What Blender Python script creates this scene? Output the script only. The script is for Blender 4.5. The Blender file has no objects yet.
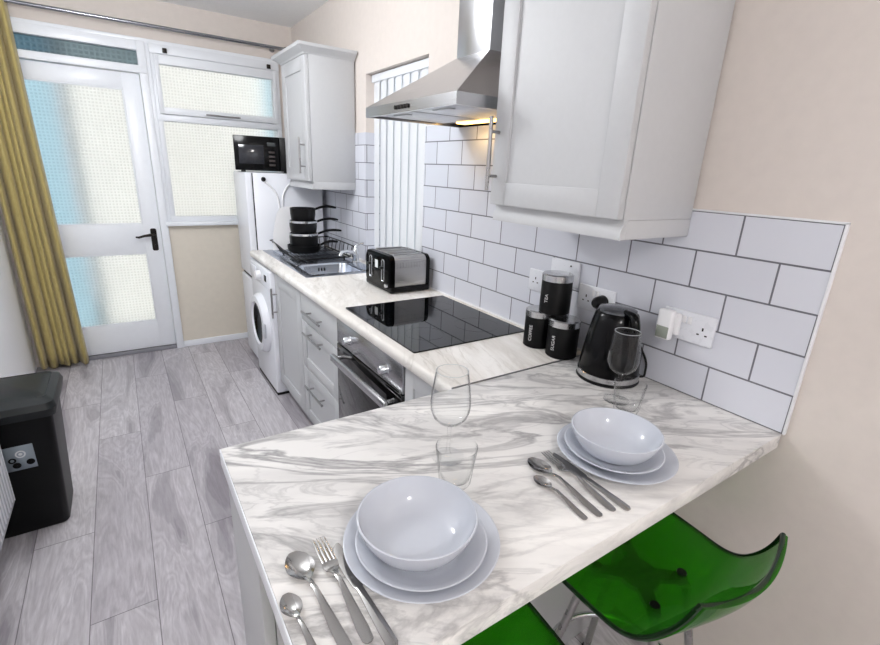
import bpy, bmesh, math, random
from mathutils import Vector, Matrix
random.seed(7)
SC = bpy.context.scene
COL = SC.collection
PI = math.pi

# ------------------------------------------------------------------ sizes of the place (metres)
H = 0.894          # worktop surface
D = 3.817          # back wall
CE = 2.504         # ceiling
XL = -1.97         # left wall
YR = -3.2          # wall behind the photographer
TH = 0.1029        # tile row
TL = 0.2034        # tile length
WIN0, WIN1, WINT, WINB = 1.7425, 2.44, 2.005, 0.955

# ------------------------------------------------------------------ colour / materials
def lin(c):
    return tuple(((v / 255) / 12.92 if v / 255 <= 0.04045 else (((v / 255) + 0.055) / 1.055) ** 2.4) for v in c) + (1.0,)

def new_mat(name):
    m = bpy.data.materials.new(name); m.use_nodes = True
    nt = m.node_tree; nt.nodes.clear()
    out = nt.nodes.new('ShaderNodeOutputMaterial')
    return m, nt, out

def pbsdf(nt, out, color=(200, 200, 200), rough=0.5, metal=0.0, spec=0.5, coat=0.0, emit=None, es=0.0):
    b = nt.nodes.new('ShaderNodeBsdfPrincipled')
    b.inputs['Base Color'].default_value = lin(color)
    b.inputs['Roughness'].default_value = rough
    b.inputs['Metallic'].default_value = metal
    b.inputs['Specular IOR Level'].default_value = spec
    b.inputs['Coat Weight'].default_value = coat
    b.inputs['Coat Roughness'].default_value = 0.05
    if emit:
        b.inputs['Emission Color'].default_value = lin(emit)
        b.inputs['Emission Strength'].default_value = es
    nt.links.new(b.outputs[0], out.inputs[0])
    return b

def N(nt, t, **kw):
    n = nt.nodes.new(t)
    for k, v in kw.items():
        if k.startswith('i_'):
            key = k[2:]
            n.inputs[int(key) if key.isdigit() else key.replace('_', ' ')].default_value = v
        else:
            setattr(n, k, v)
    return n

def M(nt, op, a, b=None, c=None):
    n = nt.nodes.new('ShaderNodeMath'); n.operation = op
    for i, v in enumerate((a, b, c)):
        if v is None: continue
        if isinstance(v, (int, float)): n.inputs[i].default_value = v
        else: nt.links.new(v, n.inputs[i])
    return n.outputs[0]

def mixc(nt, fac, a, b, blend='MIX'):
    n = nt.nodes.new('ShaderNodeMix'); n.data_type = 'RGBA'; n.blend_type = blend
    for idx, v in ((0, fac), (6, a), (7, b)):
        if isinstance(v, (int, float)): n.inputs[idx].default_value = v
        elif isinstance(v, tuple): n.inputs[idx].default_value = v
        else: nt.links.new(v, n.inputs[idx])
    return n.outputs[2]

def ramp(nt, fac, stops):
    n = nt.nodes.new('ShaderNodeValToRGB'); e = n.color_ramp.elements
    while len(e) < len(stops): e.new(0.5)
    for el, (p, c) in zip(e, stops):
        el.position = p; el.color = c if isinstance(c, tuple) else (c, c, c, 1)
    nt.links.new(fac, n.inputs[0]); return n.outputs[0]

def simple(name, color, rough=0.5, metal=0.0, spec=0.5, coat=0.0, noise=0.0, nscale=40, bump=0.0, emit=None, es=0.0):
    """principled surface with a fine procedural variation in roughness / colour / bump"""
    m, nt, out = new_mat(name)
    b = pbsdf(nt, out, color, rough, metal, spec, coat, emit, es)
    tc = N(nt, 'ShaderNodeTexCoord')
    nz = N(nt, 'ShaderNodeTexNoise'); nz.inputs['Scale'].default_value = nscale; nz.inputs['Detail'].default_value = 4
    nt.links.new(tc.outputs['Object'], nz.inputs['Vector'])
    if noise:
        c = lin(color)
        lo = tuple(max(0, v * (1 - noise)) for v in c[:3]) + (1,); hi = tuple(min(1, v * (1 + noise)) for v in c[:3]) + (1,)
        nt.links.new(ramp(nt, nz.outputs['Fac'], [(0.3, lo), (0.7, hi)]), b.inputs['Base Color'])
    nt.links.new(M(nt, 'ADD', M(nt, 'MULTIPLY', nz.outputs['Fac'], 0.06), max(0.0, rough - 0.03)), b.inputs['Roughness'])
    if bump:
        bp = N(nt, 'ShaderNodeBump'); bp.inputs['Strength'].default_value = bump; bp.inputs['Distance'].default_value = 0.002
        nt.links.new(nz.outputs['Fac'], bp.inputs['Height']); nt.links.new(bp.outputs[0], b.inputs['Normal'])
    return m

def brushed(name, color, rough=0.28, axis='y', metal=1.0, amt=0.18):
    m, nt, out = new_mat(name)
    b = pbsdf(nt, out, color, rough, metal)
    tc = N(nt, 'ShaderNodeTexCoord'); mp = N(nt, 'ShaderNodeMapping')
    mp.inputs['Scale'].default_value = {'x': (4, 400, 400), 'y': (400, 4, 400), 'z': (400, 400, 4)}[axis]
    nz = N(nt, 'ShaderNodeTexNoise'); nz.inputs['Scale'].default_value = 1.0; nz.inputs['Detail'].default_value = 3
    nt.links.new(tc.outputs['Object'], mp.inputs[0]); nt.links.new(mp.outputs[0], nz.inputs['Vector'])
    nt.links.new(M(nt, 'ADD', M(nt, 'MULTIPLY', nz.outputs['Fac'], amt), rough - amt / 2), b.inputs['Roughness'])
    return m

def tile_mat():
    m, nt, out = new_mat('white_metro_tiles')
    b = pbsdf(nt, out, (232, 234, 242), 0.12, spec=0.5)
    g = N(nt, 'ShaderNodeNewGeometry'); s = N(nt, 'ShaderNodeSeparateXYZ'); nt.links.new(g.outputs['Position'], s.inputs[0])
    c = N(nt, 'ShaderNodeCombineXYZ')
    # the reveal (normal along y) is mapped by x, the wall face by y
    ns = N(nt, 'ShaderNodeSeparateXYZ'); nt.links.new(g.outputs['Normal'], ns.inputs[0])
    side = M(nt, 'GREATER_THAN', M(nt, 'ABSOLUTE', ns.outputs[1]), 0.7)
    u = M(nt, 'ADD', M(nt, 'MULTIPLY', s.outputs[1], M(nt, 'SUBTRACT', 1.0, side)), M(nt, 'MULTIPLY', M(nt, 'ADD', s.outputs[0], 2.44), side))
    nt.links.new(M(nt, 'ADD', u, TL * 20.5), c.inputs[0])
    nt.links.new(M(nt, 'SUBTRACT', s.outputs[2], H), c.inputs[1])
    br = N(nt, 'ShaderNodeTexBrick', offset=0.5, offset_frequency=2, squash=1.0)
    br.inputs['Scale'].default_value = 1.0; br.inputs['Mortar Size'].default_value = 0.0025
    br.inputs['Mortar Smooth'].default_value = 0.15; br.inputs['Bias'].default_value = 0
    br.inputs['Brick Width'].default_value = TL; br.inputs['Row Height'].default_value = TH
    br.inputs['Color1'].default_value = lin((211, 213, 222)); br.inputs['Color2'].default_value = lin((219, 221, 229))
    br.inputs['Mortar'].default_value = lin((108, 108, 116))
    nt.links.new(c.outputs[0], br.inputs['Vector'])
    nt.links.new(br.outputs['Color'], b.inputs['Base Color'])
    nt.links.new(M(nt, 'ADD', M(nt, 'MULTIPLY', br.outputs['Fac'], 0.6), 0.1), b.inputs['Roughness'])
    bp = N(nt, 'ShaderNodeBump'); bp.inputs['Strength'].default_value = 0.5; bp.inputs['Distance'].default_value = 0.0015; bp.invert = True
    nt.links.new(br.outputs['Fac'], bp.inputs['Height']); nt.links.new(bp.outputs[0], b.inputs['Normal'])
    return m

def floor_mat():
    m, nt, out = new_mat('grey_oak_laminate')
    b = pbsdf(nt, out, (165, 160, 165), 0.42, spec=0.4)
    g = N(nt, 'ShaderNodeNewGeometry'); s = N(nt, 'ShaderNodeSeparateXYZ'); nt.links.new(g.outputs['Position'], s.inputs[0])
    PW, PL = 0.194, 1.285
    px = M(nt, 'DIVIDE', M(nt, 'ADD', s.outputs[0], 1.578 + PW * 40), PW)
    col = M(nt, 'FLOOR', px); fx = M(nt, 'FRACT', px)
    off = M(nt, 'FRACT', M(nt, 'MULTIPLY', M(nt, 'ADD', col, 0.0), 0.381))
    py = M(nt, 'ADD', M(nt, 'DIVIDE', M(nt, 'ADD', s.outputs[1], -1.205 + PL * 20), PL), M(nt, 'SUBTRACT', off, 0.24))
    row = M(nt, 'FLOOR', py); fy = M(nt, 'FRACT', py)
    idc = N(nt, 'ShaderNodeCombineXYZ'); nt.links.new(col, idc.inputs[0]); nt.links.new(row, idc.inputs[1])
    wn = N(nt, 'ShaderNodeTexWhiteNoise', noise_dimensions='2D'); nt.links.new(idc.outputs[0], wn.inputs['Vector'])
    # grain: stretched along the plank, shifted per plank
    gv = N(nt, 'ShaderNodeCombineXYZ')
    nt.links.new(M(nt, 'ADD', s.outputs[0], M(nt, 'MULTIPLY', wn.outputs['Value'], 13.0)), gv.inputs[0])
    nt.links.new(M(nt, 'ADD', M(nt, 'MULTIPLY', s.outputs[1], 0.12), M(nt, 'MULTIPLY', wn.outputs['Value'], 7.0)), gv.inputs[1])
    n1 = N(nt, 'ShaderNodeTexNoise'); n1.inputs['Scale'].default_value = 70; n1.inputs['Detail'].default_value = 6; n1.inputs['Roughness'].default_value = 0.65
    nt.links.new(gv.outputs[0], n1.inputs['Vector'])
    gv2 = N(nt, 'ShaderNodeCombineXYZ')
    nt.links.new(M(nt, 'ADD', s.outputs[0], M(nt, 'MULTIPLY', wn.outputs['Value'], 5.0)), gv2.inputs[0])
    nt.links.new(M(nt, 'ADD', M(nt, 'MULTIPLY', s.outputs[1], 0.17), M(nt, 'MULTIPLY', wn.outputs['Value'], 9.0)), gv2.inputs[1])
    n2 = N(nt, 'ShaderNodeTexNoise'); n2.inputs['Scale'].default_value = 7; n2.inputs['Detail'].default_value = 5; n2.inputs['Distortion'].default_value = 0.7
    nt.links.new(gv2.outputs[0], n2.inputs['Vector'])
    # cathedral figure: contour lines of the slow noise
    rings = M(nt, 'ABSOLUTE', M(nt, 'SUBTRACT', M(nt, 'FRACT', M(nt, 'MULTIPLY', n2.outputs['Fac'], 17.0)), 0.5))
    kn = ramp(nt, n2.outputs['Fac'], [(0.31, 0.0), (0.46, 1.0)])
    base = mixc(nt, n1.outputs['Fac'], lin((154, 149, 154)), lin((230, 227, 230)))
    base = mixc(nt, M(nt, 'MULTIPLY', M(nt, 'SUBTRACT', 0.5, rings), 0.62), base, lin((136, 128, 135)))
    base = mixc(nt, M(nt, 'MULTIPLY', M(nt, 'SUBTRACT', 1.0, kn), 0.62), base, lin((118, 111, 119)))
    tone = ramp(nt, wn.outputs['Value'], [(0.0, (0.90, 0.89, 0.91, 1)), (1.0, (1.1, 1.1, 1.1, 1))])
    base = mixc(nt, 1.0, base, tone, 'MULTIPLY')
    ex = M(nt, 'MULTIPLY', M(nt, 'MINIMUM', fx, M(nt, 'SUBTRACT', 1.0, fx)), PW)
    ey = M(nt, 'MULTIPLY', M(nt, 'MINIMUM', fy, M(nt, 'SUBTRACT', 1.0, fy)), PL)
    gap = M(nt, 'LESS_THAN', M(nt, 'MINIMUM', ex, ey), 0.0016)
    base = mixc(nt, M(nt, 'MULTIPLY', gap, 0.75), base, lin((95, 90, 94)))
    nt.links.new(base, b.inputs['Base Color'])
    nt.links.new(M(nt, 'ADD', 0.33, M(nt, 'MULTIPLY', n1.outputs['Fac'], 0.18)), b.inputs['Roughness'])
    bp = N(nt, 'ShaderNodeBump'); bp.inputs['Strength'].default_value = 0.15; bp.inputs['Distance'].default_value = 0.001
    nt.links.new(M(nt, 'SUBTRACT', n1.outputs['Fac'], gap), bp.inputs['Height']); nt.links.new(bp.outputs[0], b.inputs['Normal'])
    return m

def marble_mat(name, along='x', warm=0.0, seed=0.0, rough=0.46):
    m, nt, out = new_mat(name)
    b = pbsdf(nt, out, (225, 222, 218), rough, spec=0.3)
    g = N(nt, 'ShaderNodeNewGeometry'); mp = N(nt, 'ShaderNodeMapping')
    mp.inputs['Location'].default_value = (seed, seed * 0.7, 0)
    if along == 'x':
        mp.vector_type = 'TEXTURE'; mp.inputs['Rotation'].default_value = (0, 0, math.radians(-30)); mp.inputs['Scale'].default_value = (1.15, 0.32, 0.3)
    else:
        mp.vector_type = 'TEXTURE'; mp.inputs['Rotation'].default_value = (0, 0, math.radians(72)); mp.inputs['Scale'].default_value = (0.8, 0.2, 0.3)
    nt.links.new(g.outputs['Position'], mp.inputs[0])
    def vein(scale, dist, w, off, detail=7):
        n = N(nt, 'ShaderNodeTexNoise'); n.inputs['Scale'].default_value = scale; n.inputs['Detail'].default_value = detail
        n.inputs['Distortion'].default_value = dist; n.inputs['Roughness'].default_value = 0.55
        ad = N(nt, 'ShaderNodeVectorMath', operation='ADD'); ad.inputs[1].default_value = (off, off * 1.3, 0)
        nt.links.new(mp.outputs[0], ad.inputs[0]); nt.links.new(ad.outputs[0], n.inputs['Vector'])
        d = M(nt, 'ABSOLUTE', M(nt, 'SUBTRACT', n.outputs['Fac'], 0.5))
        return ramp(nt, d, [(0.0, 1.0), (w, 0.0)]), n.outputs['Fac']
    v1, f1 = vein(2.6, 0.9, 0.042, 0.0)
    v2, f2 = vein(5.2, 1.0, 0.03, 4.1)
    v3, f3 = vein(1.3, 0.5, 0.10, 9.3)
    lo = N(nt, 'ShaderNodeTexNoise'); lo.inputs['Scale'].default_value = 1.1; lo.inputs['Detail'].default_value = 2
    nt.links.new(mp.outputs[0], lo.inputs['Vector'])
    mask = ramp(nt, lo.outputs['Fac'], [(0.38, 0.12), (0.56, 1.0)])
    v1 = M(nt, 'MULTIPLY', v1, mask); v2 = M(nt, 'MULTIPLY', v2, mask)
    white = lin((246, 244, 241)); grey = lin((128, 126, 128)); wg = lin((180, 174, 165))
    soft = ramp(nt, f3, [(0.36, 0.0), (0.60, 1.0)])
    base = mixc(nt, M(nt, 'MULTIPLY', soft, 0.42 + warm * 0.2), white, lin((208, 206, 205)) if warm == 0 else lin((214, 208, 200)))
    k_ = 0.55 if warm else 0.9
    base = mixc(nt, M(nt, 'MULTIPLY', v3, M(nt, 'MULTIPLY', f2, 0.75 * k_)), base, wg if warm else lin((158, 156, 157)))
    base = mixc(nt, M(nt, 'MULTIPLY', v1, M(nt, 'MULTIPLY', f3, 1.45 * k_)), base, wg if warm else grey)
    base = mixc(nt, M(nt, 'MULTIPLY', v2, M(nt, 'MULTIPLY', f1, 0.6 * k_)), base, wg if warm else lin((140, 138, 139)))
    nt.links.new(base, b.inputs['Base Color'])
    return m

def schlick(nt, ior, normal=None):
    f0 = ((ior - 1) / (ior + 1)) ** 2
    lw = N(nt, 'ShaderNodeLayerWeight'); lw.inputs['Blend'].default_value = 0.5
    if normal is not None: nt.links.new(normal, lw.inputs['Normal'])
    return M(nt, 'ADD', M(nt, 'MULTIPLY', M(nt, 'POWER', lw.outputs['Facing'], 5.0), 1 - f0), f0)

def thin_glass(name, tint=(1, 1, 1), ior=1.45, gloss=1.0, rough=0.0, edge=None):
    """thin clear wall: passes light straight through, reflects by Fresnel"""
    m, nt, out = new_mat(name)
    tr = N(nt, 'ShaderNodeBsdfTransparent'); tr.inputs[0].default_value = tint + (1,)
    gl = N(nt, 'ShaderNodeBsdfGlossy'); gl.inputs['Roughness'].default_value = rough
    mx = N(nt, 'ShaderNodeMixShader')
    nt.links.new(M(nt, 'MULTIPLY', schlick(nt, ior), gloss), mx.inputs[0])
    if edge:
        lw = N(nt, 'ShaderNodeLayerWeight'); lw.inputs['Blend'].default_value = 0.35
        nt.links.new(mixc(nt, ramp(nt, lw.outputs['Facing'], [(0.48, 0.0), (1.0, 1.0)]), tint + (1,), edge + (1,)), tr.inputs[0])
    nt.links.new(tr.outputs[0], mx.inputs[1]); nt.links.new(gl.outputs[0], mx.inputs[2]); nt.links.new(mx.outputs[0], out.inputs[0])
    return m

def frosted(name, color=(235, 240, 240), rough=0.32, pitch=0.011, ior=1.3, bump=0.35):
    m, nt, out = new_mat(name)
    b = pbsdf(nt, out, color, rough)
    b.inputs['Transmission Weight'].default_value = 1.0; b.inputs['IOR'].default_value = ior
    g = N(nt, 'ShaderNodeNewGeometry'); s = N(nt, 'ShaderNodeSeparateXYZ'); nt.links.new(g.outputs['Position'], s.inputs[0])
    k = 2 * PI / pitch
    hgt = M(nt, 'MAXIMUM', M(nt, 'SINE', M(nt, 'MULTIPLY', s.outputs[0], k)), M(nt, 'SINE', M(nt, 'MULTIPLY', s.outputs[2], k)))
    c = lin(color); c2 = tuple(v * 0.82 for v in c[:3]) + (1,)
    nt.links.new(ramp(nt, M(nt, 'ADD', M(nt, 'MULTIPLY', hgt, 0.5), 0.5), [(0.35, c2), (0.8, c)]), b.inputs['Base Color'])
    bp = N(nt, 'ShaderNodeBump'); bp.inputs['Strength'].default_value = bump; bp.inputs['Distance'].default_value = 0.002
    nt.links.new(hgt, bp.inputs['Height']); nt.links.new(bp.outputs[0], b.inputs['Normal'])
    return m

def slat_mat():
    m, nt, out = new_mat('white_blind_fabric')
    d = N(nt, 'ShaderNodeBsdfDiffuse'); d.inputs[0].default_value = lin((243, 244, 246))
    t = N(nt, 'ShaderNodeBsdfTranslucent'); t.inputs[0].default_value = lin((220, 224, 230))
    mx = N(nt, 'ShaderNodeMixShader'); mx.inputs[0].default_value = 0.25
    g = N(nt, 'ShaderNodeNewGeometry'); wv = N(nt, 'ShaderNodeTexNoise'); wv.inputs['Scale'].default_value = 300
    nt.links.new(g.outputs['Position'], wv.inputs['Vector'])
    bp = N(nt, 'ShaderNodeBump'); bp.inputs['Strength'].default_value = 0.05; nt.links.new(wv.outputs['Fac'], bp.inputs['Height'])
    nt.links.new(bp.outputs[0], d.inputs['Normal'])
    nt.links.new(d.outputs[0], mx.inputs[1]); nt.links.new(t.outputs[0], mx.inputs[2]); nt.links.new(mx.outputs[0], out.inputs[0])
    return m

def curtain_mat():
    m, nt, out = new_mat('gold_curtain_cloth')
    b = pbsdf(nt, out, (176, 160, 98), 0.6, spec=0.3)
    b.inputs['Sheen Weight'].default_value = 0.25
    g = N(nt, 'ShaderNodeNewGeometry'); mp = N(nt, 'ShaderNodeMapping'); mp.inputs['Scale'].default_value = (600, 600, 30)
    nz = N(nt, 'ShaderNodeTexNoise'); nz.inputs['Scale'].default_value = 1.0
    nt.links.new(g.outputs['Position'], mp.inputs[0]); nt.links.new(mp.outputs[0], nz.inputs['Vector'])
    nt.links.new(ramp(nt, nz.outputs['Fac'], [(0.3, lin((164, 147, 86))), (0.7, lin((190, 174, 116)))]), b.inputs['Base Color'])
    return m

MT = dict(
    wall=simple('cream_wall_paint', (218, 209, 202), 0.75, noise=0.02, nscale=30, bump=0.08),
    white_wall=simple('white_wall_paint', (250, 250, 252), 0.7, noise=0.01, nscale=30, bump=0.05),
    panel=simple('beige_panel_paint', (224, 216, 202), 0.75, noise=0.02, nscale=25, bump=0.08),
    ceil=simple('ceiling_paint', (243, 243, 243), 0.85, noise=0.02, nscale=60, bump=0.1),
    gloss_white=simple('white_gloss_paint', (238, 241, 246), 0.3, noise=0.01),
    pvc=simple('white_window_frame', (230, 233, 238), 0.35),
    tile=tile_mat(), floor=floor_mat(),
    marble=marble_mat('grey_veined_marble_laminate', 'x', 0.0, 1.7),
    marble_warm=marble_mat('warm_veined_marble_laminate', 'y', 0.6, 3.3),
    cab=simple('light_grey_cabinet', (192, 193, 195), 0.45, noise=0.012, nscale=60, bump=0.03),
    cab_dark=simple('grey_carcass', (176, 174, 178), 0.55),
    plinth=simple('grey_plinth', (150, 147, 152), 0.5),
    appliance=simple('white_enamel', (232, 234, 240), 0.25),
    app_grey=simple('pale_grey_plastic', (196, 198, 204), 0.4),
    black=simple('black_plastic', (9, 9, 11), 0.32, spec=0.25),
    black_gloss=simple('black_gloss', (6, 6, 8), 0.14, spec=0.18),
    black_matt=simple('black_matt', (8, 8, 9), 0.45, spec=0.15, noise=0.1, nscale=200, bump=0.05),
    bin_black=simple('black_bin_plastic', (9, 10, 11), 0.42, spec=0.2, noise=0.15, nscale=300, bump=0.12),
    bin_lid=simple('dark_lid_plastic', (17, 23, 25), 0.38, spec=0.3, noise=0.1, nscale=300, bump=0.1),
    toaster_black=simple('toaster_black', (5, 5, 6), 0.2, spec=0.06),
    hob=simple('black_hob_glass', (4, 5, 7), 0.03, spec=0.42),
    oven_glass=simple('dark_oven_glass', (14, 13, 13), 0.05, spec=0.6),
    steel_x=brushed('brushed_steel_x', (190, 190, 192), 0.3, 'x'),
    steel_y=brushed('brushed_steel_y', (188, 188, 190), 0.24, 'y'),
    steel_z=brushed('brushed_steel_z', (196, 196, 198), 0.22, 'z'),
    steel_sink=brushed('sink_steel', (196, 202, 212), 0.22, 'y', amt=0.1),
    chrome=simple('chrome', (214, 216, 220), 0.08, 1.0),
    handle=simple('satin_nickel', (168, 166, 166), 0.28, 1.0),
    cutlery=simple('polished_cutlery', (176, 174, 172), 0.14, 1.0),
    bronze=simple('dark_bronze', (44, 40, 38), 0.35, 0.8),
    china=simple('white_glazed_china', (203, 207, 216), 0.08, spec=0.5),
    white_plastic=simple('white_plastic', (236, 236, 238), 0.3),
    switch=simple('socket_white', (226, 228, 234), 0.28),
    slot=simple('socket_slot_black', (12, 12, 12), 0.6),
    label=simple('pale_blue_label', (150, 162, 172), 0.5),
    paper=simple('white_sticker', (225, 228, 230), 0.5),
    ink=simple('lettering_silver', (205, 205, 205), 0.4),
    screen=simple('microwave_window', (34, 36, 42), 0.1, noise=0.2, nscale=60),
    glass=thin_glass('clear_drinking_glass', (0.994, 0.996, 0.996), 1.22, 1.3, 0.0, (0.34, 0.37, 0.38)),
    rim=simple('painted_rim_highlight', (196, 201, 203), 0.15),  # opaque pale colour painting the highlight on a clear glass rim
    pane=thin_glass('clear_window_pane', (0.95, 0.97, 0.97), 1.45),
    frost=frosted('textured_obscure_glass', (246, 247, 250), 0.28, 0.021, 1.3, 0.8),
    frost_dark=frosted('blue_patterned_glass', (112, 130, 140), 0.28, 0.03, 1.3, 0.6),
    green=None,
    slat=slat_mat(), curtain=curtain_mat(),
    backdrop_wall=simple('white_render', (240, 239, 232), 0.9, noise=0.03, nscale=4, bump=0.1),
    blue_paint=simple('blue_backdrop_paint', (168, 202, 214), 0.7, noise=0.08, nscale=3),
    patio=simple('pale_paving', (168, 172, 174), 0.9, noise=0.1, nscale=3),
    lamp=simple('warm_lamp', (255, 214, 140), 0.5, emit=(255, 205, 120), es=6.0),
    silicone=simple('white_sealant', (232, 233, 236), 0.4),
    rubber=simple('black_rubber', (16, 16, 17), 0.7),
)
def green_mat():
    m, nt, out = new_mat('green_clear_acrylic')
    tr = N(nt, 'ShaderNodeBsdfTransparent'); tr.inputs[0].default_value = (0.16, 0.62, 0.04, 1)
    df = N(nt, 'ShaderNodeBsdfDiffuse'); df.inputs[0].default_value = (0.05, 0.29, 0.012, 1)
    tl = N(nt, 'ShaderNodeBsdfTranslucent'); tl.inputs[0].default_value = (0.07, 0.5, 0.02, 1)
    gl = N(nt, 'ShaderNodeBsdfGlossy'); gl.inputs['Roughness'].default_value = 0.03
    tc = N(nt, 'ShaderNodeTexCoord'); nz = N(nt, 'ShaderNodeTexNoise'); nz.inputs['Scale'].default_value = 14
    nt.links.new(tc.outputs['Object'], nz.inputs['Vector'])
    bp = N(nt, 'ShaderNodeBump'); bp.inputs['Strength'].default_value = 0.06; bp.inputs['Distance'].default_value = 0.01
    nt.links.new(nz.outputs['Fac'], bp.inputs['Height'])
    nt.links.new(bp.outputs[0], gl.inputs['Normal']); fr = schlick(nt, 1.45, bp.outputs[0])
    a = N(nt, 'ShaderNodeMixShader'); a.inputs[0].default_value = 0.5
    nt.links.new(df.outputs[0], a.inputs[1]); nt.links.new(tl.outputs[0], a.inputs[2])
    c = N(nt, 'ShaderNodeMixShader'); c.inputs[0].default_value = 0.34
    nt.links.new(tr.outputs[0], c.inputs[1]); nt.links.new(a.outputs[0], c.inputs[2])
    e = N(nt, 'ShaderNodeMixShader'); nt.links.new(fr, e.inputs[0])
    nt.links.new(c.outputs[0], e.inputs[1]); nt.links.new(gl.outputs[0], e.inputs[2])
    nt.links.new(e.outputs[0], out.inputs[0])
    return m
MT['green'] = green_mat()
MT['green_edge'] = simple('dark_green_acrylic_edge', (8, 40, 10), 0.12, spec=0.5)

# ------------------------------------------------------------------ mesh helpers (all coordinates are world metres)
WL = {}   # world position of each built object's frame
class MB:
    def __init__(s): s.bm = bmesh.new()
    def box(s, x0, x1, y0, y1, z0, z1, bev=0.0, seg=2):
        r = bmesh.ops.create_cube(s.bm, size=1.0)
        vs = r['verts']
        bmesh.ops.scale(s.bm, verts=vs, vec=(abs(x1 - x0), abs(y1 - y0), abs(z1 - z0)))
        bmesh.ops.translate(s.bm, verts=vs, vec=((x0 + x1) / 2, (y0 + y1) / 2, (z0 + z1) / 2))
        if bev:
            es = list({e for v in vs for e in v.link_edges})
            bmesh.ops.bevel(s.bm, geom=es, offset=bev, segments=seg, affect='EDGES', profile=0.5)
        return s
    def grid(s, rows, closed_u=False, closed_v=False, cap=False):
        """rows: list of equal-length point lists"""
        V = [[s.bm.verts.new(p) for p in r] for r in rows]
        nr, nc = len(V), len(V[0])
        for i in range(nr if closed_v else nr - 1):
            for j in range(nc if closed_u else nc - 1):
                a, b, c, d = V[i][j], V[i][(j + 1) % nc], V[(i + 1) % nr][(j + 1) % nc], V[(i + 1) % nr][j]
                try: s.bm.faces.new((a, b, c, d))
                except ValueError: pass
        if cap and closed_u:
            s.bm.faces.new(V[0][::-1]); s.bm.faces.new(V[-1])
        return V
    def cyl(s, p0, p1, r0, r1=None, seg=24, caps=True):
        r1 = r0 if r1 is None else r1
        p0, p1 = Vector(p0), Vector(p1); d = (p1 - p0).normalized()
        a = d.orthogonal().normalized(); b = d.cross(a)
        rows = [[p + (a * math.cos(t) + b * math.sin(t)) * r for t in [2 * PI * k / seg for k in range(seg)]] for p, r in ((p0, r0), (p1, r1))]
        s.grid(rows, closed_u=True, cap=caps); return s
    def tube(s, pts, r, seg=10, closed=False, flat=None):
        pts = [Vector(p) for p in pts]; n = len(pts); rows = []
        rr = r if isinstance(r, (list, tuple)) else [r] * n
        up = None
        for i, p in enumerate(pts):
            if closed: t = (pts[(i + 1) % n] - pts[i - 1]).normalized()
            else: t = (pts[min(i + 1, n - 1)] - pts[max(i - 1, 0)]).normalized()
            if up is None: up = t.orthogonal().normalized()
            up = (up - t * up.dot(t)).normalized(); b = t.cross(up)
            rows.append([p + (up * math.cos(a) + b * math.sin(a)) * rr[i] for a in [2 * PI * k / seg for k in range(seg)]])
        s.grid(rows, closed_u=True, closed_v=closed, cap=not closed); return s
    def lathe(s, prof, c=(0, 0, 0), seg=48, axis='z', sx=1.0, sy=1.0):
        """prof: (radius, height) list; radius 0 ends become caps"""
        c = Vector(c)
        def P(r, h, t):
            if axis == 'z': return c + Vector((r * math.cos(t) * sx, r * math.sin(t) * sy, h))
            if axis == 'x': return c + Vector((h, r * math.cos(t) * sx, r * math.sin(t) * sy))
            return c + Vector((r * math.cos(t) * sx, h, r * math.sin(t) * sy))
        rings = []
        for r, h in prof:
            if r <= 1e-6: rings.append([s.bm.verts.new(P(0, h, 0))])
            else: rings.append([s.bm.verts.new(P(r, h, 2 * PI * k / seg)) for k in range(seg)])
        for A, B in zip(rings, rings[1:]):
            for k in range(seg):
                k2 = (k + 1) % seg
                if len(A) == 1 and len(B) == 1: continue
                if len(A) == 1: s.bm.faces.new((A[0], B[k], B[k2]))
                elif len(B) == 1: s.bm.faces.new((A[k], B[0], A[k2]))
                else: s.bm.faces.new((A[k], B[k], B[k2], A[k2]))
        return s
    def prism(s, poly, axis, a0, a1):
        """poly in the other two axes (order xyz without axis), extruded a0..a1"""
        def P(u, v, a):
            return {'x': (a, u, v), 'y': (u, a, v), 'z': (u, v, a)}[axis]
        rows = [[P(u, v, a) for u, v in poly] for a in (a0, a1)]
        s.grid(rows, closed_u=True, cap=True); return s
    def loft(s, rings, cap=True):
        s.grid(rings, closed_u=True, cap=cap); return s
    def build(s, name, mat, parent=None, origin=None, smooth=True, angle=38, bevel=None):
        bmesh.ops.recalc_face_normals(s.bm, faces=s.bm.faces[:])
        off = WL[parent.name] if parent else Vector(origin or (0, 0, 0))
        bmesh.ops.translate(s.bm, verts=s.bm.verts[:], vec=-off)
        me = bpy.data.meshes.new(name); s.bm.to_mesh(me); s.bm.free()
        if smooth:
            for p in me.polygons: p.use_smooth = True
            me.set_sharp_from_angle(angle=math.radians(angle))
        o = bpy.data.objects.new(name, me); COL.objects.link(o)
        me.materials.append(mat)
        if parent: o.parent = parent
        else: o.location = off
        WL[o.name] = Vector(off)
        return o

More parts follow.
